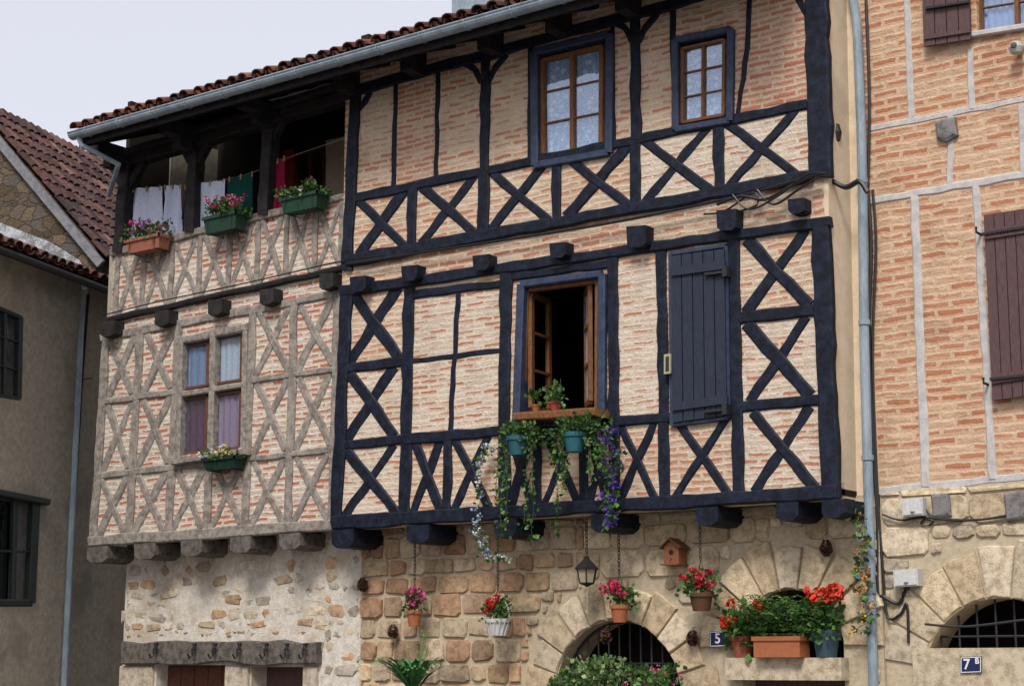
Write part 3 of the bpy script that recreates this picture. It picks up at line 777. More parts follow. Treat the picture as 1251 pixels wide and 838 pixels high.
curtain(c, sub(W, .06, .46, .5, .95), WY+.06, (.20, .10, .13), 4, .01); curtain(c, sub(W, .57, .94, .5, .95), WY+.06, (.55, .38, .46), 4, .01)
c.build('wing_window_curtains', M_CLOTH, house)
mb = MB(); beam(mb, (208, 565), (300, 552), 6, WY-.12, .16, .3); mb.build('wing_window_sill', M_GREY, house)

# ================================================================= BRICK HOUSE (right)
bh = root('brick_house'); BY = .5; bx0 = -6.69
zj = F(1160, 592, BY).z
wt = [(1192, -20), (1290, -40), (1290, 30), (1194, 42)]
rw = [(1262, 262), (1340, 250), (1350, 470), (1268, 480)]
wall('brick_wall', [(bx0, zj), (-1.5, zj), (-1.5, 11.5), (bx0, 11.5)], [q4(wt, BY), q4(rw, BY)], BY, .3, M_BRKR, bh)
A3 = (-5.58, 1.73, .73)
hz = zs(1180, 791)
al = math.asin((hz-1.73)/.73)
wall('ground_wall', [(bx0, 0), (-1.5, 0), (-1.5, zj), (bx0, zj)], [arc(*A3, math.pi-al, al)], BY, .4, M_MORT, bh)
mb = MB()
vouss(mb, A3, 1.2, 9, BY-.03, SP, math.pi-al+.25, al-.25)
def ins3(x, z):
    return (math.hypot(x-A3[0], z-A3[1]) < 1.21 and z > hz-.3) or (abs(x-A3[0]) < 1.0 and z <= hz and z > 1.2)
ashlar(mb, bx0+.02, -2, 1.0, zj-.02, BY-.025, ins3, (.26, .36), (.35, .7), SP, .010)
box(mb, (xs(1115), BY-.06, 1.2), (-4.6, BY+.2, hz-.003), (.56, .47, .34))
mb.build('ground_blocks', M_STONE, bh)
T = MB(); k = dict(Y=BY-.012, back=.05)
f1 = lambda x: 600-.105*(x-1075); f2 = lambda x: 246-.178*(x-1065); f3 = lambda x: 157-.19*(x-1065)
for f_, w in ((f1, 11), (f2, 10), (f3, 8)): beam(T, (1063, f_(1063)), (1330, f_(1330)), w, **k)
beam(T, (1106, -40), (1113, 148), 9, **k); beam(T, (1116, 237), (1130, 594), 11, **k); beam(T, (1191, 224), (1212, 585), 10, **k)
beam(T, (1185, 60), (1187, 133), 8, **k); beam(T, (1160, 139), (1160, 228), 8, **k); beam(T, (1247, 128), (1249, 212), 8, **k)
T.build('wall_timbers', M_LILAC, bh)
SH = MB()
def shutter(mb, q, Y, n=4):
    for i in range(n): quad_slab(mb, sub(q, i/n+.01, (i+1)/n-.01, 0, 1), Y+U(-.003, .003), .035)
    quad_slab(mb, sub(q, 0.02, .98, .08, .13), Y-.02, .025); quad_slab(mb, sub(q, .02, .98, .86, .91), Y-.02, .025)
shutter(SH, [(1201, 263), (1252, 255), (1262, 482), (1212, 489)], BY-.09); shutter(SH, [(1125, -35), (1183, -46), (1186, 48), (1128, 57)], BY-.09)
SH.build('shutters', M_BRSH, bh)
mb = MB()
for q in ([(1199, 286), (1250, 278)], [(1209, 463), (1258, 458)], [(1130, 10), (1183, 2)]): beam(mb, q[0], q[1], 4, BY-.125, .03, 0)
for u, v in ((1199, 287), (1208, 470)): c = F(u, v, BY); tube(mb, [c, c+Vector((0, -.12, 0)), c+Vector((0, -.12, .05))], .012, 6)
mb.build('shutter_ironwork', M_IRON, bh)
casement(wt, BY+.06, 'upper_window', M_BROWN, curt=(.4, .5, .7), rows=2, par=bh)
casement(rw, BY+.06, 'right_window', M_BROWN, par=bh)
mb = MB(); beam(mb, (1186, 42), (1300, 24), 7, BY-.05, .1, 0); mb.build('window_cornice', M_LILAC, bh)
mb = MB()
for pts in ([(1142, 148), (1166, 143), (1169, 165), (1156, 173), (1144, 170)], [(1137, 604), (1159, 602), (1162, 630), (1140, 633)], [(1226, 602), (1252, 599), (1253, 633), (1229, 637)]):
    q = [F(u, v, BY-.05) for u, v in pts]; stone(mb, [(p.x, p.z) for p in q], BY-.07, (.22, .21, .21), .03, .08)
mb.build('grey_corbel_stones', M_STONE, bh)
mb = MB()
for i in range(8):
    x = A3[0]-.6+i*.17; zt2 = A3[1]+math.sqrt(max(.0, .73**2-(x-A3[0])**2)); tube(mb, [(x, BY+.12, hz-.02), (x, BY+.12, max(zt2, hz))], .011, 6)
tube(mb, [(A3[0]-.66, BY+.12, hz+.1), (A3[0]+.66, BY+.12, hz+.1)], .011, 6)
mb.build('arch_grille_bars', M_IRON, bh)
mb = MB(); box(mb, (-6.5, 1.5, 0), (-1.5, 1.55, 11)); box(mb, (-1.7, .8, 0), (-1.5, 7, 11.5)); box(mb, (-6.69, .82, 8), (-6.5, 7, 11.5)); box(mb, (-6.69, 7, 0), (-1.5, 7.2, 11.5)); mb.build('inner_walls', M_INT, bh)
tiles('tile_roof', (-6.8, -.1, 11.4), ex, sv, 5.4, 4.0, M_TILE, bh, TC)
mb = MB(); mb.add([(-6.8, -.1, 11.4), (-1.4, -.1, 11.4), (-1.4, 8, 14.5), (-6.8, 8, 14.5)], [(0, 1, 2, 3)]); mb.build('roof_deck', M_EAVE, bh)

# ================================================================= LEFT HOUSE
lh = root('rendered_house')
d = Vector((-.31, .95, 0)).normalized(); nL = Vector((d.y, -d.x, 0))
PL = F(108, 500, .9); PL.z = 0
gL = lambda u, v, o=0.: H(u, v, PL+nL*o, nL)
zeL = gL(60, 327).z
mb = MB()
holes = [[gL(-18, 368), gL(28, 388), gL(26, 487), gL(-18, 480)], [gL(-20, 600), gL(42, 612), gL(38, 736), gL(-20, 734)]]
toL = lambda s, z: PL+d*s+Vector((0, 0, z))
inv = lambda p: ((p-PL).dot(d), p.z)
poly_slab(mb, [(-9, 0), (4.5, 0), (4.5, zeL), (-9, zeL)], [[inv(p) for p in h] for h in holes], toL, -nL*.35)
mb.build('render_wall', M_GREYPL, lh)
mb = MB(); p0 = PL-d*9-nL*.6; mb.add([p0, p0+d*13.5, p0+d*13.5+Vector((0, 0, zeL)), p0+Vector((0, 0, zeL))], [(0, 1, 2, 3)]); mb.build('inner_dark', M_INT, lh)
def lframe(mb, pts, w, o=.0, bk=.08):
    for i in range(4): beam(mb, pts[i], pts[(i+1) % 4], w, 0, bk, 0, plane=(PL+nL*o, nL))
mb = MB(); lframe(mb, [(-18, 368), (27, 388), (25, 487), (-18, 480)], 5, .01)
beam(mb, (8, 380), (7, 484), 2.5, 0, .06, 0, plane=(PL, nL)); beam(mb, (-18, 405), (27, 419), 2, 0, .05, 0, plane=(PL, nL)); beam(mb, (-18, 442), (27, 453), 2, 0, .05, 0, plane=(PL, nL))
lframe(mb, [(-20, 598), (46, 611), (40, 736), (-20, 736)], 9, .02)
beam(mb, (20, 612), (18, 736), 5, 0, .06, 0, plane=(PL+nL*.01, nL)); beam(mb, (-20, 672), (42, 674), 3, 0, .06, 0, plane=(PL, nL))
beam(mb, (-20, 597), (62, 613), 8, 0, .12, 0, plane=(PL+nL*.12, nL))
mb.build('window_frames', plain('dark_green_paint', (.010, .018, .015), .5), lh)
g = MB()
for h in holes: g.add([p-nL*.07 for p in h], [(0, 1, 2, 3)])
g.build('window_panes', M_GLASS, lh)
upL = Vector((-nL.x*math.cos(.38), -nL.y*math.cos(.38), math.sin(.38)))
zt_ = gL(60, 322, .35).z
tiles('eave_tiles', Vector((PL.x, PL.y, zt_-.05))+nL*.42-d*9, d, upL, 10.1, 3.2, M_TILE, lh, TC, .19)
mb = MB(); p = Vector((PL.x, PL.y, zt_-.07))+nL*.38-d*9; e = p+d*10.1; mb.add([p, e, e+upL*3, p+upL*3, p-Vector((0, 0, .06)), e-Vector((0, 0, .06)), e+upL*3-Vector((0, 0, .06)), p+upL*3-Vector((0, 0, .06))], [(0, 1, 2, 3), (4, 5, 6, 7), (0, 4, 5, 1), (1, 5, 6, 2), (3, 7, 4, 0)])
mb.build('eave_boards', M_LILAC, lh)
mb = MB(); p = Vector((PL.x, PL.y, zt_-.10))+nL*.44-d*9; tube(mb, [p, p+d*10.15], .055, 8)
mb.build('gutter_left', M_IRON, lh)
dp = MB(); a = gL(103, 358, .12); b_ = gL(99, 400, .08); c = gL(78, 838, .08); tube(dp, [gL(103, 350, .4), a, b_, c, c+(c-b_).normalized()*1.8], .042, 8); 
dp.build('downpipe_left', M_ZINC, lh)
dp = MB(); tube(dp, [gL(108, 360, .1), gL(100, 462, .06), gL(92, 600, .06)], .02, 6); tube(dp, [gL(112, 462, .05), gL(96, 464, .05)], .012, 5); dp.build('cable_left', M_BLACK, lh)

# stone gable house behind
gh = root('stone_gable_house')
Q = F(118, 305, 3.0); nG = -d
gG = lambda u, v: H(u, v, Q, nG)
ap = gG(-38, 118); ev = gG(118, 305); lf = ap+(ap-ev)*1.0; lf.z = ev.z
mb = MB(); base = lambda p: Vector((p.x, p.y, 0))
vs = [base(ev), base(lf), lf, ap, ev]; vs2 = [v+d*.4 for v in vs]
mb.add(vs+vs2, [(0, 1, 2, 3, 4), (9, 8, 7, 6, 5)]+[(i, (i+1) % 5, (i+1) % 5+5, i+5) for i in range(5)])
mb.add([base(ev), ev, ev+d*9, base(ev)+d*9], [(0, 1, 2, 3)])
mb.build('gable_wall', M_GABST, gh)
mb = MB()
pts = [(-10, 268), (30, 284), (62, 296), (98, 318), (108, 338), (70, 330), (40, 312), (-10, 300)]
q = [gG(u, v)-d*.02 for u, v in pts]; mb.add(q, [tuple(range(len(q)))]); mb.build('lime_flashing', mottled('blue_white_lime', (.16, .16, .16), (.42, .45, .48), 5, .9, .02, lo=.42, hi=.58), gh)
su = (ap-ev); Ls = su.length; su.normalize()
tiles('roof_slope_tiles', ev-d*.12-su*.25, d, su, 9.2, Ls+.25, M_TILE, gh, TD, .2, .36)
mb = MB(); nn = d.cross(su); nn = nn if nn.z > 0 else -nn
a = ev-su*.3-d*.12; b = ap-d*.12; o = -nn*.14
mb.add([a, b, b+o, a+o, a+d*.06, b+d*.06, b+o+d*.06, a+o+d*.06], [(0, 1, 2, 3), (7, 6, 5, 4), (0, 4, 5, 1), (2, 6, 7, 3), (0, 3, 7, 4)])
l2 = lf-d*.12; mb.add([b, l2, l2+Vector((0, 0, -.2)), b+Vector((0, 0, -.2))], [(0, 1, 2, 3)])
mb.build('verge_board', M_SLATE, gh)
mb = MB(); mb.add([ap, ap+d*9, lf+d*9, lf], [(0, 1, 2, 3)], TD[0]); mb.build('far_roof_slope', M_TILE, gh)

# ================================================================= LOOSE OBJECTS
mb = MB(); PY = GY-.06
pp = [F(u, v, PY) for u, v in ((1036, -40), (1047, 30), (1052, 150), (1054, 235), (1056, 420), (1061, 600), (1066, 800))]
pp.append(Vector((pp[-1].x, PY, .05))); tube(mb, pp, .045, 12)
for v, u in ((222, 1053), (395, 1056), (560, 1060), (740, 1064)):
    c = F(u, v, PY); lathe(mb, c+Vector((0, 0, -.02)), [(.046, 0), (.056, .003), (.056, .05), (.046, .053)], 12); tube(mb, [c+Vector((0, 0, 0)), c+Vector((0, .1, 0))], .008, 5)
mb.build('downpipe', M_ZINC)
mb = MB()
def cab(pts, Y, r=.011): 
    q = [F(u, v, Y) for u, v in pts]; o = []
    for i in range(len(q)-1):
        p0, p1, p2, p3 = q[max(0, i-1)], q[i], q[i+1], q[min(len(q)-1, i+2)]
        for k in range(5):
            t = k/5; o.append(.5*((2*p1)+(p2-p0)*t+(2*p0-5*p1+4*p2-p3)*t*t+(3*p1-p0-3*p2+p3)*t**3))
    o.append(q[-1]); tube(mb, o, r, 6)
cab([(430, 322), (520, 308), (600, 296), (690, 282), (770, 268), (880, 245), (940, 230), (985, 217), (1003, 214)], -.10, .014)
cab([(876, 250), (905, 240), (935, 244), (965, 228), (990, 216), (1005, 213)], -.12, .016)
cab([(860, 262), (885, 258), (920, 236), (925, 250), (905, 258)], -.11, .010)
cab([(925, 232), (945, 250), (975, 232), (1003, 214)], -.12, .012)
cab([(895, 238), (915, 256), (950, 240), (985, 214), (1010, 212)], -.13, .010)
cab([(1003, 214), (1018, 222), (1034, 229), (1050, 222), (1060, 235)], .1, .026)
cab([(1060, 232), (1064, 300), (1062, 420), (1068, 560), (1072, 640), (1073, 720), (1080, 728), (1098, 737), (1106, 720), (1110, 715)], BY-.04, .018)
cab([(1058, 0), (1062, 120), (1060, 232)], BY-.04, .015)
cab([(1066, 232), (1070, 300), (1066, 430), (1072, 600), (1078, 690), (1084, 752), (1100, 750), (1108, 738), (1110, 785)], BY-.04, .013)
cab([(1078, 628), (1100, 635), (1130, 632), (1180, 636), (1251, 628), (1290, 626)], BY-.05, .010)
cab([(1130, 620), (1145, 632), (1200, 634), (1260, 622)], BY-.05, .008)
cab([(1125, 640), (1130, 634), (1140, 636), (1135, 642)], BY-.05, .01)
mb.build('electric_cable', M_BLACK)
mb = MB(); cab([(1130, 762), (1180, 765), (1251, 757), (1290, 755)], BY-.08, .012)
mb.build('iron_tie_rod', M_IRON)
mb = MB(); cab([(126, 385), (200, 367), (300, 346), (414, 320), (470, 312)], -.06, .008); mb.build('telephone_wire', M_BLACK)
for q in ([(1101, 609), (1127, 607), (1128, 629), (1102, 631)], [(1091, 696), (1121, 694), (1122, 715), (1092, 717)]):
    mb = MB(); quad_slab(mb, q, BY-.12, .12, (.52, .52, .50)); quad_slab(mb, sub(q, .06, .94, .08, .92), BY-.13, .012, (.56, .56, .54)); c = sub(q, .5, .5, .8, .8)[0]
    p = F(c[0], c[1], BY-.132); lathe(mb, p, [(.02, 0), (.02, .01), (.001, .01)], 8, (.2, .2, .2)); 
    mb.build('junction_box', M_COL)
mb = MB(); c = F(1243, 60, BY-.1); 
tube(mb, [c+Vector((0, .1, .02)), c], .03, 8, (.25, .25, .25)); lathe(mb, c+Vector((0, -.03, -.06)), [(.001, 0), (.05, .01), (.07, .06), (.05, .11), (.001, .12)], 14, (.45, .45, .42)); lathe(mb, c+Vector((0, -.09, -.02)), [(.001, 0), (.025, .005), (.03, .03), (.02, .05), (.001, .055)], 10, (.1, .1, .1))
mb.build('wall_lamp', M_COL)
mb = MB(); 
c = F(1030, 160, .2); lathe(mb, Vector((XR+.02, .22, c.z-.1)), [(.001, 0), (.04, .02), (.06, .1), (.04, .18), (.001, .2)], 10)
mb.build('tie_anchor', M_IRON)

M_WHITE = plain('white_enamel', (.75, .75, .75), .4)
def sign(name, q, Y, txt, small=None):
    r = root(name); mb = MB(); quad_slab(mb, q, Y, .012, (.010, .018, .075)); 
    mb.build('plate', M_COL, r)
    m2 = MB()
    for a in ((0.02, .98, .03, .08), (.02, .98, .92, .97), (.02, .06, .03, .97), (.94, .98, .03, .97)): quad_slab(m2, sub(q, *a), Y-.002, .003, (.7, .7, .72))
    m2.build('border', M_COL, r)
    a, b, c, d_ = [F(u, v, Y) for u, v in q]; cen = (a+b+c+d_)/4; h = a.z-d_.z
    for t, dx, sz, dz_ in ([(txt, 0, .78, 0)] if not small else [(txt, -.035, .78, 0), (small, .06, .42, .03)]):
        cu = bpy.data.curves.new('numeral', 'FONT'); cu.body = t; cu.align_x = 'CENTER'; cu.align_y = 'CENTER'; cu.size = h*sz*1.15; cu.extrude = .001; cu.offset = .002
        ob = bpy.data.objects.new('numeral', cu); scene.collection.objects.link(ob); ob.location = (cen.x+dx, Y-.005, cen.z+dz_); ob.rotation_euler = (math.pi/2, 0, 0)
        ob.data.materials.append(M_WHITE); ob.parent = r
sign('house_number_sign', [(867, 771), (887, 770), (887, 789), (867, 790)], GY-.06, '5')
sign('house_number_sign', [(1173, 802), (1199, 801), (1199, 821), (1173, 822)], BY-.08, '7', 'B')

# laundry
def cloth(name, u0, v0, u1, v1, drop, Y, col, fold=3, amp=.03):
    mb = MB(); nx, nz = 26, 14; A, B = F(u0, v0, Y), F(u1, v1, Y); s = S(u0, v0, Y)*drop; vs = []
    ph = U(0, 6)
    for j in range(nz+1):
        for i in range(nx+1):
            t = i/nx; q = j/nz; p = A.lerp(B, t); vs.append(p+Vector((0, amp*(.3+q)*math.sin(ph+t*fold*6.28+q*.8)+.02*math.sin(t*17+q*3), -s*q+.015*math.sin(t*9+ph)*q)))
    mb.add(vs, [(j*(nx+1)+i, j*(nx+1)+i+1, (j+1)*(nx+1)+i+1, (j+1)*(nx+1)+i) for j in range(nz) for i in range(nx)], col)
    for t in (.08, .5, .92):
        p = A.lerp(B, t); box(mb, (p.x-.006, Y-.012, p.z-.05), (p.x+.006, Y+.012, p.z+.02), (.4, .3, .15))
    return mb.build(name, M_CLOTH, smooth=True)
lY = .10
cloth('bed_sheet', 160, 231, 199, 228, 66, lY, (.62, .68, .84), 2); cloth('bed_sheet', 200, 228, 222, 226, 66, lY, (.58, .64, .82), 2)
cloth('bed_sheet', 237, 225, 277, 220, 66, lY, (.62, .68, .84), 2); cloth('green_towel', 278, 219, 311, 211, 60, lY, (.008, .06, .05))
cloth('red_towel', 330, 199, 349, 192, 75, lY, (.22, .008, .04)); cloth('dark_towel', 226, 228, 234, 226, 40, lY, (.03, .03, .08))
mb = MB(); cab([(157, 231), (200, 228), (235, 225), (278, 219), (320, 207), (360, 190), (425, 168)], lY, .0028); 
mb.build('washing_line', plain('line_cord', (.3, .3, .3)))

# flowers
PINK = (.50, .03, .16); RED = (.55, .02, .015); ROSE = (.6, .12, .25); WHT = (.65, .65, .6); VIO = (.12, .06, .35)
flower_box('flower_box', 153, 291, 194, 288, .17, -.22, (.34, .13, .08), [ROSE, PINK, (.35, .10, .35)], 26, 420, .20)
flower_box('flower_box', 248, 265, 288, 259, .20, -.22, (.015, .05, .03), [ROSE, PINK, (.6, .3, .4), (.4, .02, .1)], 30, 480, .22)
flower_box('flower_box', 342, 241, 387, 235, .18, -.22, (.015, .055, .03), [PINK, WHT], 4, 520, .14, G2)
flower_box('flower_box', 247, 560, 286, 556, .14, -.18, (.01, .035, .025), [(.6, .5, .1), WHT], 16, 160, .1, G2)
potted('hanging_geranium', 506, 765, .15, .085, .17, (.55, .06, .20), 11, chain_to=3.32, n=220, fr=.045)
potted('hanging_geranium', 757, 760, .15, .095, .17, (.55, .03, .10), 10, chain_to=3.32, n=240, fr=.045)
potted('hanging_geranium', 857, 746, .12, .12, .17, (.50, .02, .05), 9, (.10, .045, .02), 330, 1.2, .045, 3.32)
o = potted('hanging_basket', 608, 776, .10, .12, .17, RED, 8, (.55, .55, .52), 260, 1.1, .04, 3.32)
mb = MB(); c = F(608, 776, .10)
tube(mb, [c+Vector((.15*math.cos(a), 0, .17+.22*math.sin(a))) for a in [math.pi*i/12 for i in range(13)]], .008, 6, (.6, .6, .57))
for k in range(14):
    a = 2*math.pi*k/14; tube(mb, [c+Vector((.085*math.cos(a), .085*math.sin(a), .0)), c+Vector((.13*math.cos(a+.2), .13*math.sin(a+.2), .17))], .006, 4, (.6, .6, .57))
mb.build('basket_handle', M_COL, o)
potted('potted_plant', 679, 502, -.2, .07, .09, ROSE, 0, (.35, .06, .05), 170, 1.7, .03, pal=G2, tall=.17)
potted('potted_plant', 655, 503, -.2, .05, .07, ROSE, 0, (.30, .12, .05), 60, 1.9, .03, pal=G1, tall=.12)
def ledge_plant(u, v, col):
    mb = MB(); c = F(u, v, -.34); pot(mb, c, .115, .19, col); tube(mb, [c+Vector((0, .1, .15)), Vector((c.x, -.04, c.z+.15))], .008, 5, (.02, .02, .02))
    t = c+Vector((0, .06, .24)); foliage(mb, t, (.26, .16, .11), 380, .055, G1+G2)
    return mb
mb = ledge_plant(633, 556, (.02, .10, .12))
for (u0, v0, u1, v1) in ((622, 535, 611, 660), (616, 540, 605, 610), (645, 545, 650, 655), (650, 530, 640, 640), (614, 535, 618, 650)):
    strand(mb, [F(u0, v0, -.36), F(u1+2, (v0+v1)/2, -.38), F(u1, v1, -.34)], 55, .05, G1+[(.12, .2, .06)])
mb.build('trailing_ivy_pot', M_COL)
mb = ledge_plant(702, 552, (.02, .11, .14))
for (u0, v0, u1, v1) in ((684, 540, 681, 650), (686, 545, 690, 600), (718, 535, 722, 585), (722, 530, 735, 575), (681, 530, 676, 560)):
    strand(mb, [F(u0, v0, -.36), F(u1, (v0+v1)/2, -.38), F(u1, v1, -.34)], 55, .05, G1+[(.12, .2, .06)])
mb.build('trailing_ivy_pot', M_COL)
mb = MB()
strand(mb, [F(738, 520, -.2), F(752, 560, -.22), F(746, 600, -.22), F(742, 640, -.2)], 150, .06, G1, VIO, 60, .035, .07)
strand(mb, [F(730, 535, -.2), F(740, 570, -.22), F(748, 620, -.22)], 60, .05, G1, [VIO, (.25, .12, .5)], 24, .03, .05)
mb.build('wisteria_garland', M_COL)
mb = MB()
strand(mb, [F(598, 545, -.15), F(584, 570, -.15), F(586, 620, -.15), F(581, 650, -.13), F(595, 680, -.12), F(622, 682, -.1)], 120, .05, G1, [WHT, (.3, .35, .5), (.5, .55, .6)], 46, .035, .05)
mb.build('white_flower_garland', M_COL)
mb = MB()
strand(mb, [F(1047, 625, GY-.2), F(1056, 660, GY-.2), F(1050, 700, GY-.2), F(1060, 740, GY-.2), F(1052, 772, GY-.2)], 110, .065, G2+[(.05, .1, .08)], [(.6, .22, .03), (.6, .35, .06), WHT], 26, .035, .07)
mb.build('orange_flower_garland', M_COL)
ly = GY-.14
def onledge(name, u, r, h, fcol, nf, pc, n, spread, fr, tall, pal=G1):
    c = F(u, 803, GY-.08); mb = MB(); c.z = zs(960, 803)+.002; pot(mb, c, r, h, pc); t = c+Vector((0, 0, h))
    foliage(mb, t+Vector((0, -.03, tall*.35)), (r*spread, r*spread*.8, tall*.7), n, .075, pal)
    for i in range(nf):
        a = U(0, 6.28); rr = r*spread*U(.3, 1.35); q = t+Vector((math.cos(a)*rr, -abs(math.sin(a)*rr)-.02, U(tall*.5, tall*1.5)))
        tube(mb, [t, q], .004, 4, (.06, .12, .03)); bloom(mb, q, fr*U(.75, 1.15), fcol, 34)
    mb.build(name, M_COL)
onledge('geranium_pot', 908, .12, .20, (.60, .025, .012), 7, (.30, .09, .05), 300, 1.7, .058, .22)
onledge('geranium_pot', 1010, .135, .24, (.65, .05, .02), 8, (.04, .075, .10), 300, 1.7, .062, .26)
mb = MB(); zl = zs(960, 803)+.003
x0, x1 = F(931, 800, GY-.1).x, F(987, 800, GY-.1).x
for (a, b, e_) in ((0, .15, 0), (.15, .19, .015)): box(mb, (x0-e_, ly-.12-e_, zl+a), (x1+e_, ly+.08+e_, zl+b), TERRA)
for i in range(150):
    p = Vector((U(x0, x1), ly-.02+U(-.07, .07), zl+.19)); a = U(0, 6.28); L = U(.3, .66); pts = []
    dd = Vector((math.cos(a), math.sin(a)*.8-.2, 0))*U(.2, .95)
    for k in range(6): s = k/5; pts.append(p+dd*L*s+Vector((0, 0, L*(1.45*s-.9*s*s))))
    col = shade(rnd.choice(G1+[(.06, .15, .02), (.10, .2, .04)]))
    for k in range(5):
        q = pts[k]; dr = (pts[k+1]-q)
        sd = dr.cross(Vector((0, 0, 1))).normalized()
        for sgn in (-1, 1):
            for m in range(2): leaf(mb, q+dr*m*.5, sd*sgn+dr.normalized()*.7, .055*(1-.12*k), shade(col, .8, 1.2), .25)
mb.build('fern_trough', M_COL)
def bush(name, u, v, Y, rad, n, s, pal, fl=None, potr=.2):
    mb = MB(); c = F(u, v, Y); pot(mb, (c.x, c.y, 0.12), potr, potr*1.7, TERRA)
    for k in range(5): tube(mb, [(c.x, c.y, potr*1.6), (c.x+U(-.1, .1), c.y+U(-.1, .1), c.z*.6), (c.x+U(-1, 1)*rad[0]*.6, c.y+U(-.1, .1), c.z)], .012, 5, (.08, .06, .04))
    for k in range(7):
        foliage(mb, (c.x+U(-.7, .7)*rad[0], c.y+U(-.5, .5)*rad[1], c.z+U(-.7, .5)*rad[2]), [r*.6 for r in rad], n//7, s, pal)
    if fl:
        for i in range(14): bloom(mb, (c.x+U(-1, 1)*rad[0], c.y+U(-.8, .2)*rad[1], c.z+U(-.3, .9)*rad[2]), .03, fl, 10)
    mb.build(name, M_COL)
bush('shrub', 742, 824, -.1, (.40, .25, .19), 1300, .055, [(.17, .25, .09), (.11, .19, .06), (.23, .30, .13), (.05, .11, .03)])
bush('shrub', 692, 838, -.2, (.26, .2, .14), 520, .055, G1+G2)
bush('shrub', 803, 834, -.1, (.3, .2, .16), 600, .055, G2+G1, (.5, .1, .2))
mb = MB(); c = F(505, 845, -.1); zp = 1.62; pot(mb, (c.x, c.y, .12), .2, zp-.12, (.20, .16, .12))
for i in range(90):
    a = U(0, 6.28); L = U(.35, .68); p = Vector((c.x, c.y, zp-.05)); pts = []
    dd = Vector((math.cos(a), math.sin(a), 0))*U(.3, 1.1)
    for k in range(7): s = k/6; pts.append(p+dd*L*s+Vector((0, 0, L*(1.5*s-.95*s*s))))
    for k in range(6):
        dr = pts[k+1]-pts[k]; sd = dr.cross(Vector((0, 0, 1))).normalized()*.024*(1-abs(k-2)/6)
        mb.add([pts[k]-sd, pts[k]+sd, pts[k+1]+sd*.8, pts[k+1]-sd*.8], [(0, 1, 2, 3)], shade((.05, .17, .05), .6, 1.5))
for i in range(9):
    a = U(0, 6.28); p = Vector((c.x, c.y, zp)); q = p+Vector((math.cos(a)*.12+.05, math.sin(a)*.1, U(.35, .62))); tube(mb, [p, q], .004, 4, (.1, .2, .05)); bloom(mb, q, .02, (.42, .42, .08), 7)
mb.build('spider_plant', M_COL)

# lantern
mb = MB(); c = F(717, 712, .12); BK = (.015, .013, .012)
lathe(mb, c+Vector((0, 0, .0)), [(.075, 0), (.105, .14)], 6, (.35, .30, .20)); 
for i in range(6):
    a = math.pi*i/3; tube(mb, [c+Vector((.076*math.cos(a), .076*math.sin(a), 0)), c+Vector((.108*math.cos(a), .108*math.sin(a), .14))], .007, 5, BK)
lathe(mb, c+Vector((0, 0, .14)), [(.13, -.005), (.13, .01), (.07, .065), (.03, .10), (.03, .12), (.001, .13)], 6, BK)
lathe(mb, c+Vector((0, 0, -.04)), [(.001, 0), (.02, .01), (.08, .035), (.08, .045)], 6, BK)
chain(mb, c+Vector((0, 0, .27)), Vector((c.x, c.y, 3.32)), BK); tube(mb, [c+Vector((0, 0, -.04)), c+Vector((0, 0, -.3))], .003, 4, (.5, .5, .5))
for k in range(4): bloom(mb, c+Vector((0, 0, -.08-.07*k)), .02, (.5, .5, .5), 6)
mb.build('hanging_lantern', M_COL)
# birdhouse
mb = MB(); c = F(824, 676, GY-.12); w = .085; WD = (.24, .09, .04)
box(mb, (c.x-w, c.y-.06, c.z-.10), (c.x+w, c.y+.09, c.z+.08), WD)
for sg in (-1, 1):
    mb.add([(c.x, c.y-.1, c.z+.15), (c.x+sg*.12, c.y-.1, c.z+.06), (c.x+sg*.12, c.y+.09, c.z+.06), (c.x, c.y+.09, c.z+.15),
            (c.x, c.y-.1, c.z+.135), (c.x+sg*.12, c.y-.1, c.z+.045), (c.x+sg*.12, c.y+.09, c.z+.045), (c.x, c.y+.09, c.z+.135)],
           [(0, 1, 2, 3), (7, 6, 5, 4), (0, 4, 5, 1), (1, 5, 6, 2)], (.15, .06, .03))
mb.add([(c.x-w, c.y-.06, c.z+.08), (c.x+w, c.y-.06, c.z+.08), (c.x, c.y-.06, c.z+.14)], [(0, 1, 2)], WD)
hp = [(c.x+.026*math.cos(a), c.y-.063, c.z+.01+.026*math.sin(a)) for a in [i*.628 for i in range(10)]]; mb.add(hp, [tuple(range(10))], (.01, .01, .01))
box(mb, (c.x-.1, c.y-.11, c.z-.115), (c.x+.1, c.y+.09, c.z-.10), (.18, .07, .035))
tube(mb, [(c.x, c.y-.06, c.z-.05), (c.x, c.y-.10, c.z-.05)], .006, 6, WD)
mb.build('birdhouse', M_COL)
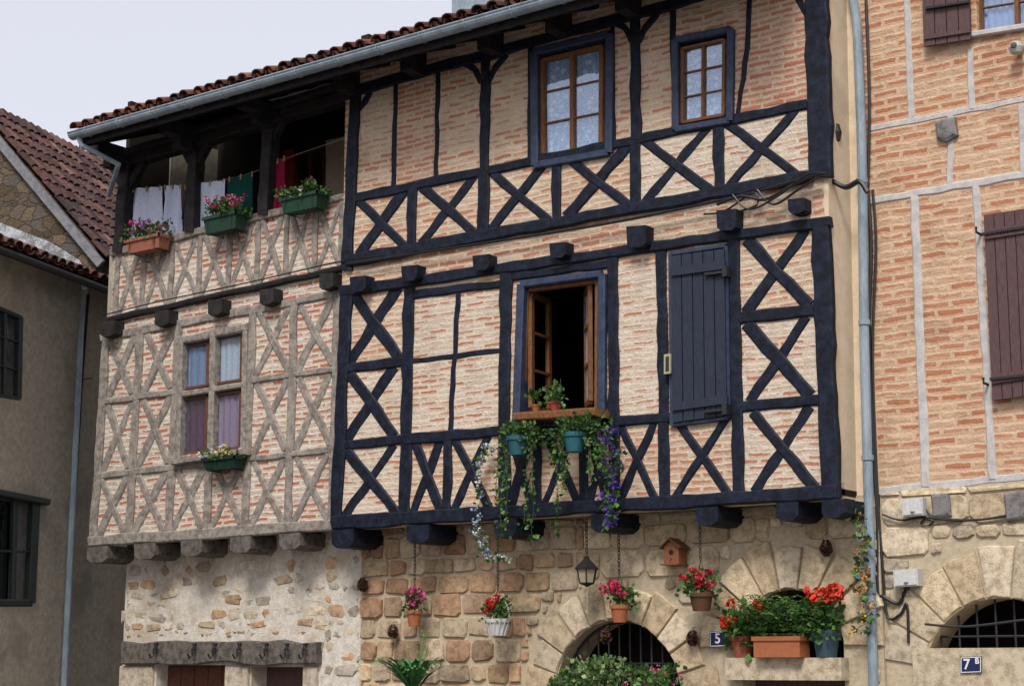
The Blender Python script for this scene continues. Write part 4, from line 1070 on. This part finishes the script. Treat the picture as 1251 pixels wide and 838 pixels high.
for u, v in ((443, 713), (1009, 668), (846, 778), (740, 776), (480, 770)):
    mb = MB(); c = F(u, v, GY-.1)
    for k in range(9):
        z = -.07+k*.017; r = .045*math.sin(math.pi*(k+1.2)/10.5)
        for i in range(8):
            a = i*.785+k*.4; leaf(mb, c+Vector((math.cos(a)*r*.4, math.sin(a)*r*.4, z)), Vector((math.cos(a), math.sin(a), -.5)), r*1.0+.012, shade((.07, .03, .018)), .5)
    tube(mb, [c+Vector((0, 0, .08)), c+Vector((0, .06, .1))], .004, 4, (.1, .08, .05))
    mb.build('pine_cone', M_COL)

# ground
mb = MB(); mb.add([(-300, -300, 0), (300, -300, 0), (300, 300, 0), (-300, 300, 0)], [(0, 1, 2, 3)])
mb.build('ground', mottled('worn_paving', (.10, .095, .09), (.17, .16, .15), 3, .9, .01))
mb = MB(); box(mb, (-22, -1.0, .0), (4, 1.0, .12)); mb.build('pavement', mottled('stone_kerb', (.18, .17, .15), (.26, .24, .21), 5, .9, .01))

# ================================================================= light, sky, camera
w = bpy.data.worlds.new('World'); scene.world = w; w.use_nodes = True
N = w.node_tree.nodes; L = w.node_tree.links; bg = N['Background']
EL, AZ = math.radians(48), math.radians(158)
sky = N.new('ShaderNodeTexSky'); sky.sky_type = 'NISHITA'; sky.sun_disc = False; sky.sun_elevation = EL; sky.sun_rotation = AZ; sky.dust_density = 4; sky.air_density = .8
L.new(sky.outputs[0], bg.inputs[0]); bg.inputs[1].default_value = .05
b2 = N.new('ShaderNodeBackground'); b2.inputs[0].default_value = (.81, .80, .85, 1); b2.inputs[1].default_value = .84
ad = N.new('ShaderNodeAddShader'); L.new(bg.outputs[0], ad.inputs[0]); L.new(b2.outputs[0], ad.inputs[1]); L.new(ad.outputs[0], N['World Output'].inputs[0])
sd = bpy.data.lights.new('sun', 'SUN'); sd.energy = 3.0; sd.angle = math.radians(16); sd.color = (1, .97, .93)
so = bpy.data.objects.new('sun', sd); scene.collection.objects.link(so)
sdir = Vector((math.sin(AZ)*math.cos(EL), math.cos(AZ)*math.cos(EL), math.sin(EL)))
so.rotation_euler = (-sdir).to_track_quat('-Z', 'Y').to_euler()
cd = bpy.data.cameras.new('camera'); cd.sensor_width = 36; cd.lens = 36*FL/1251; cd.clip_end = 2000
co = bpy.data.objects.new('camera', cd); scene.collection.objects.link(co); co.location = CAM; co.rotation_euler = (math.pi/2+PITCH, 0, YAW)
scene.camera = co
scene.view_settings.view_transform = 'Standard'; scene.view_settings.look = 'None'; scene.view_settings.exposure = 0
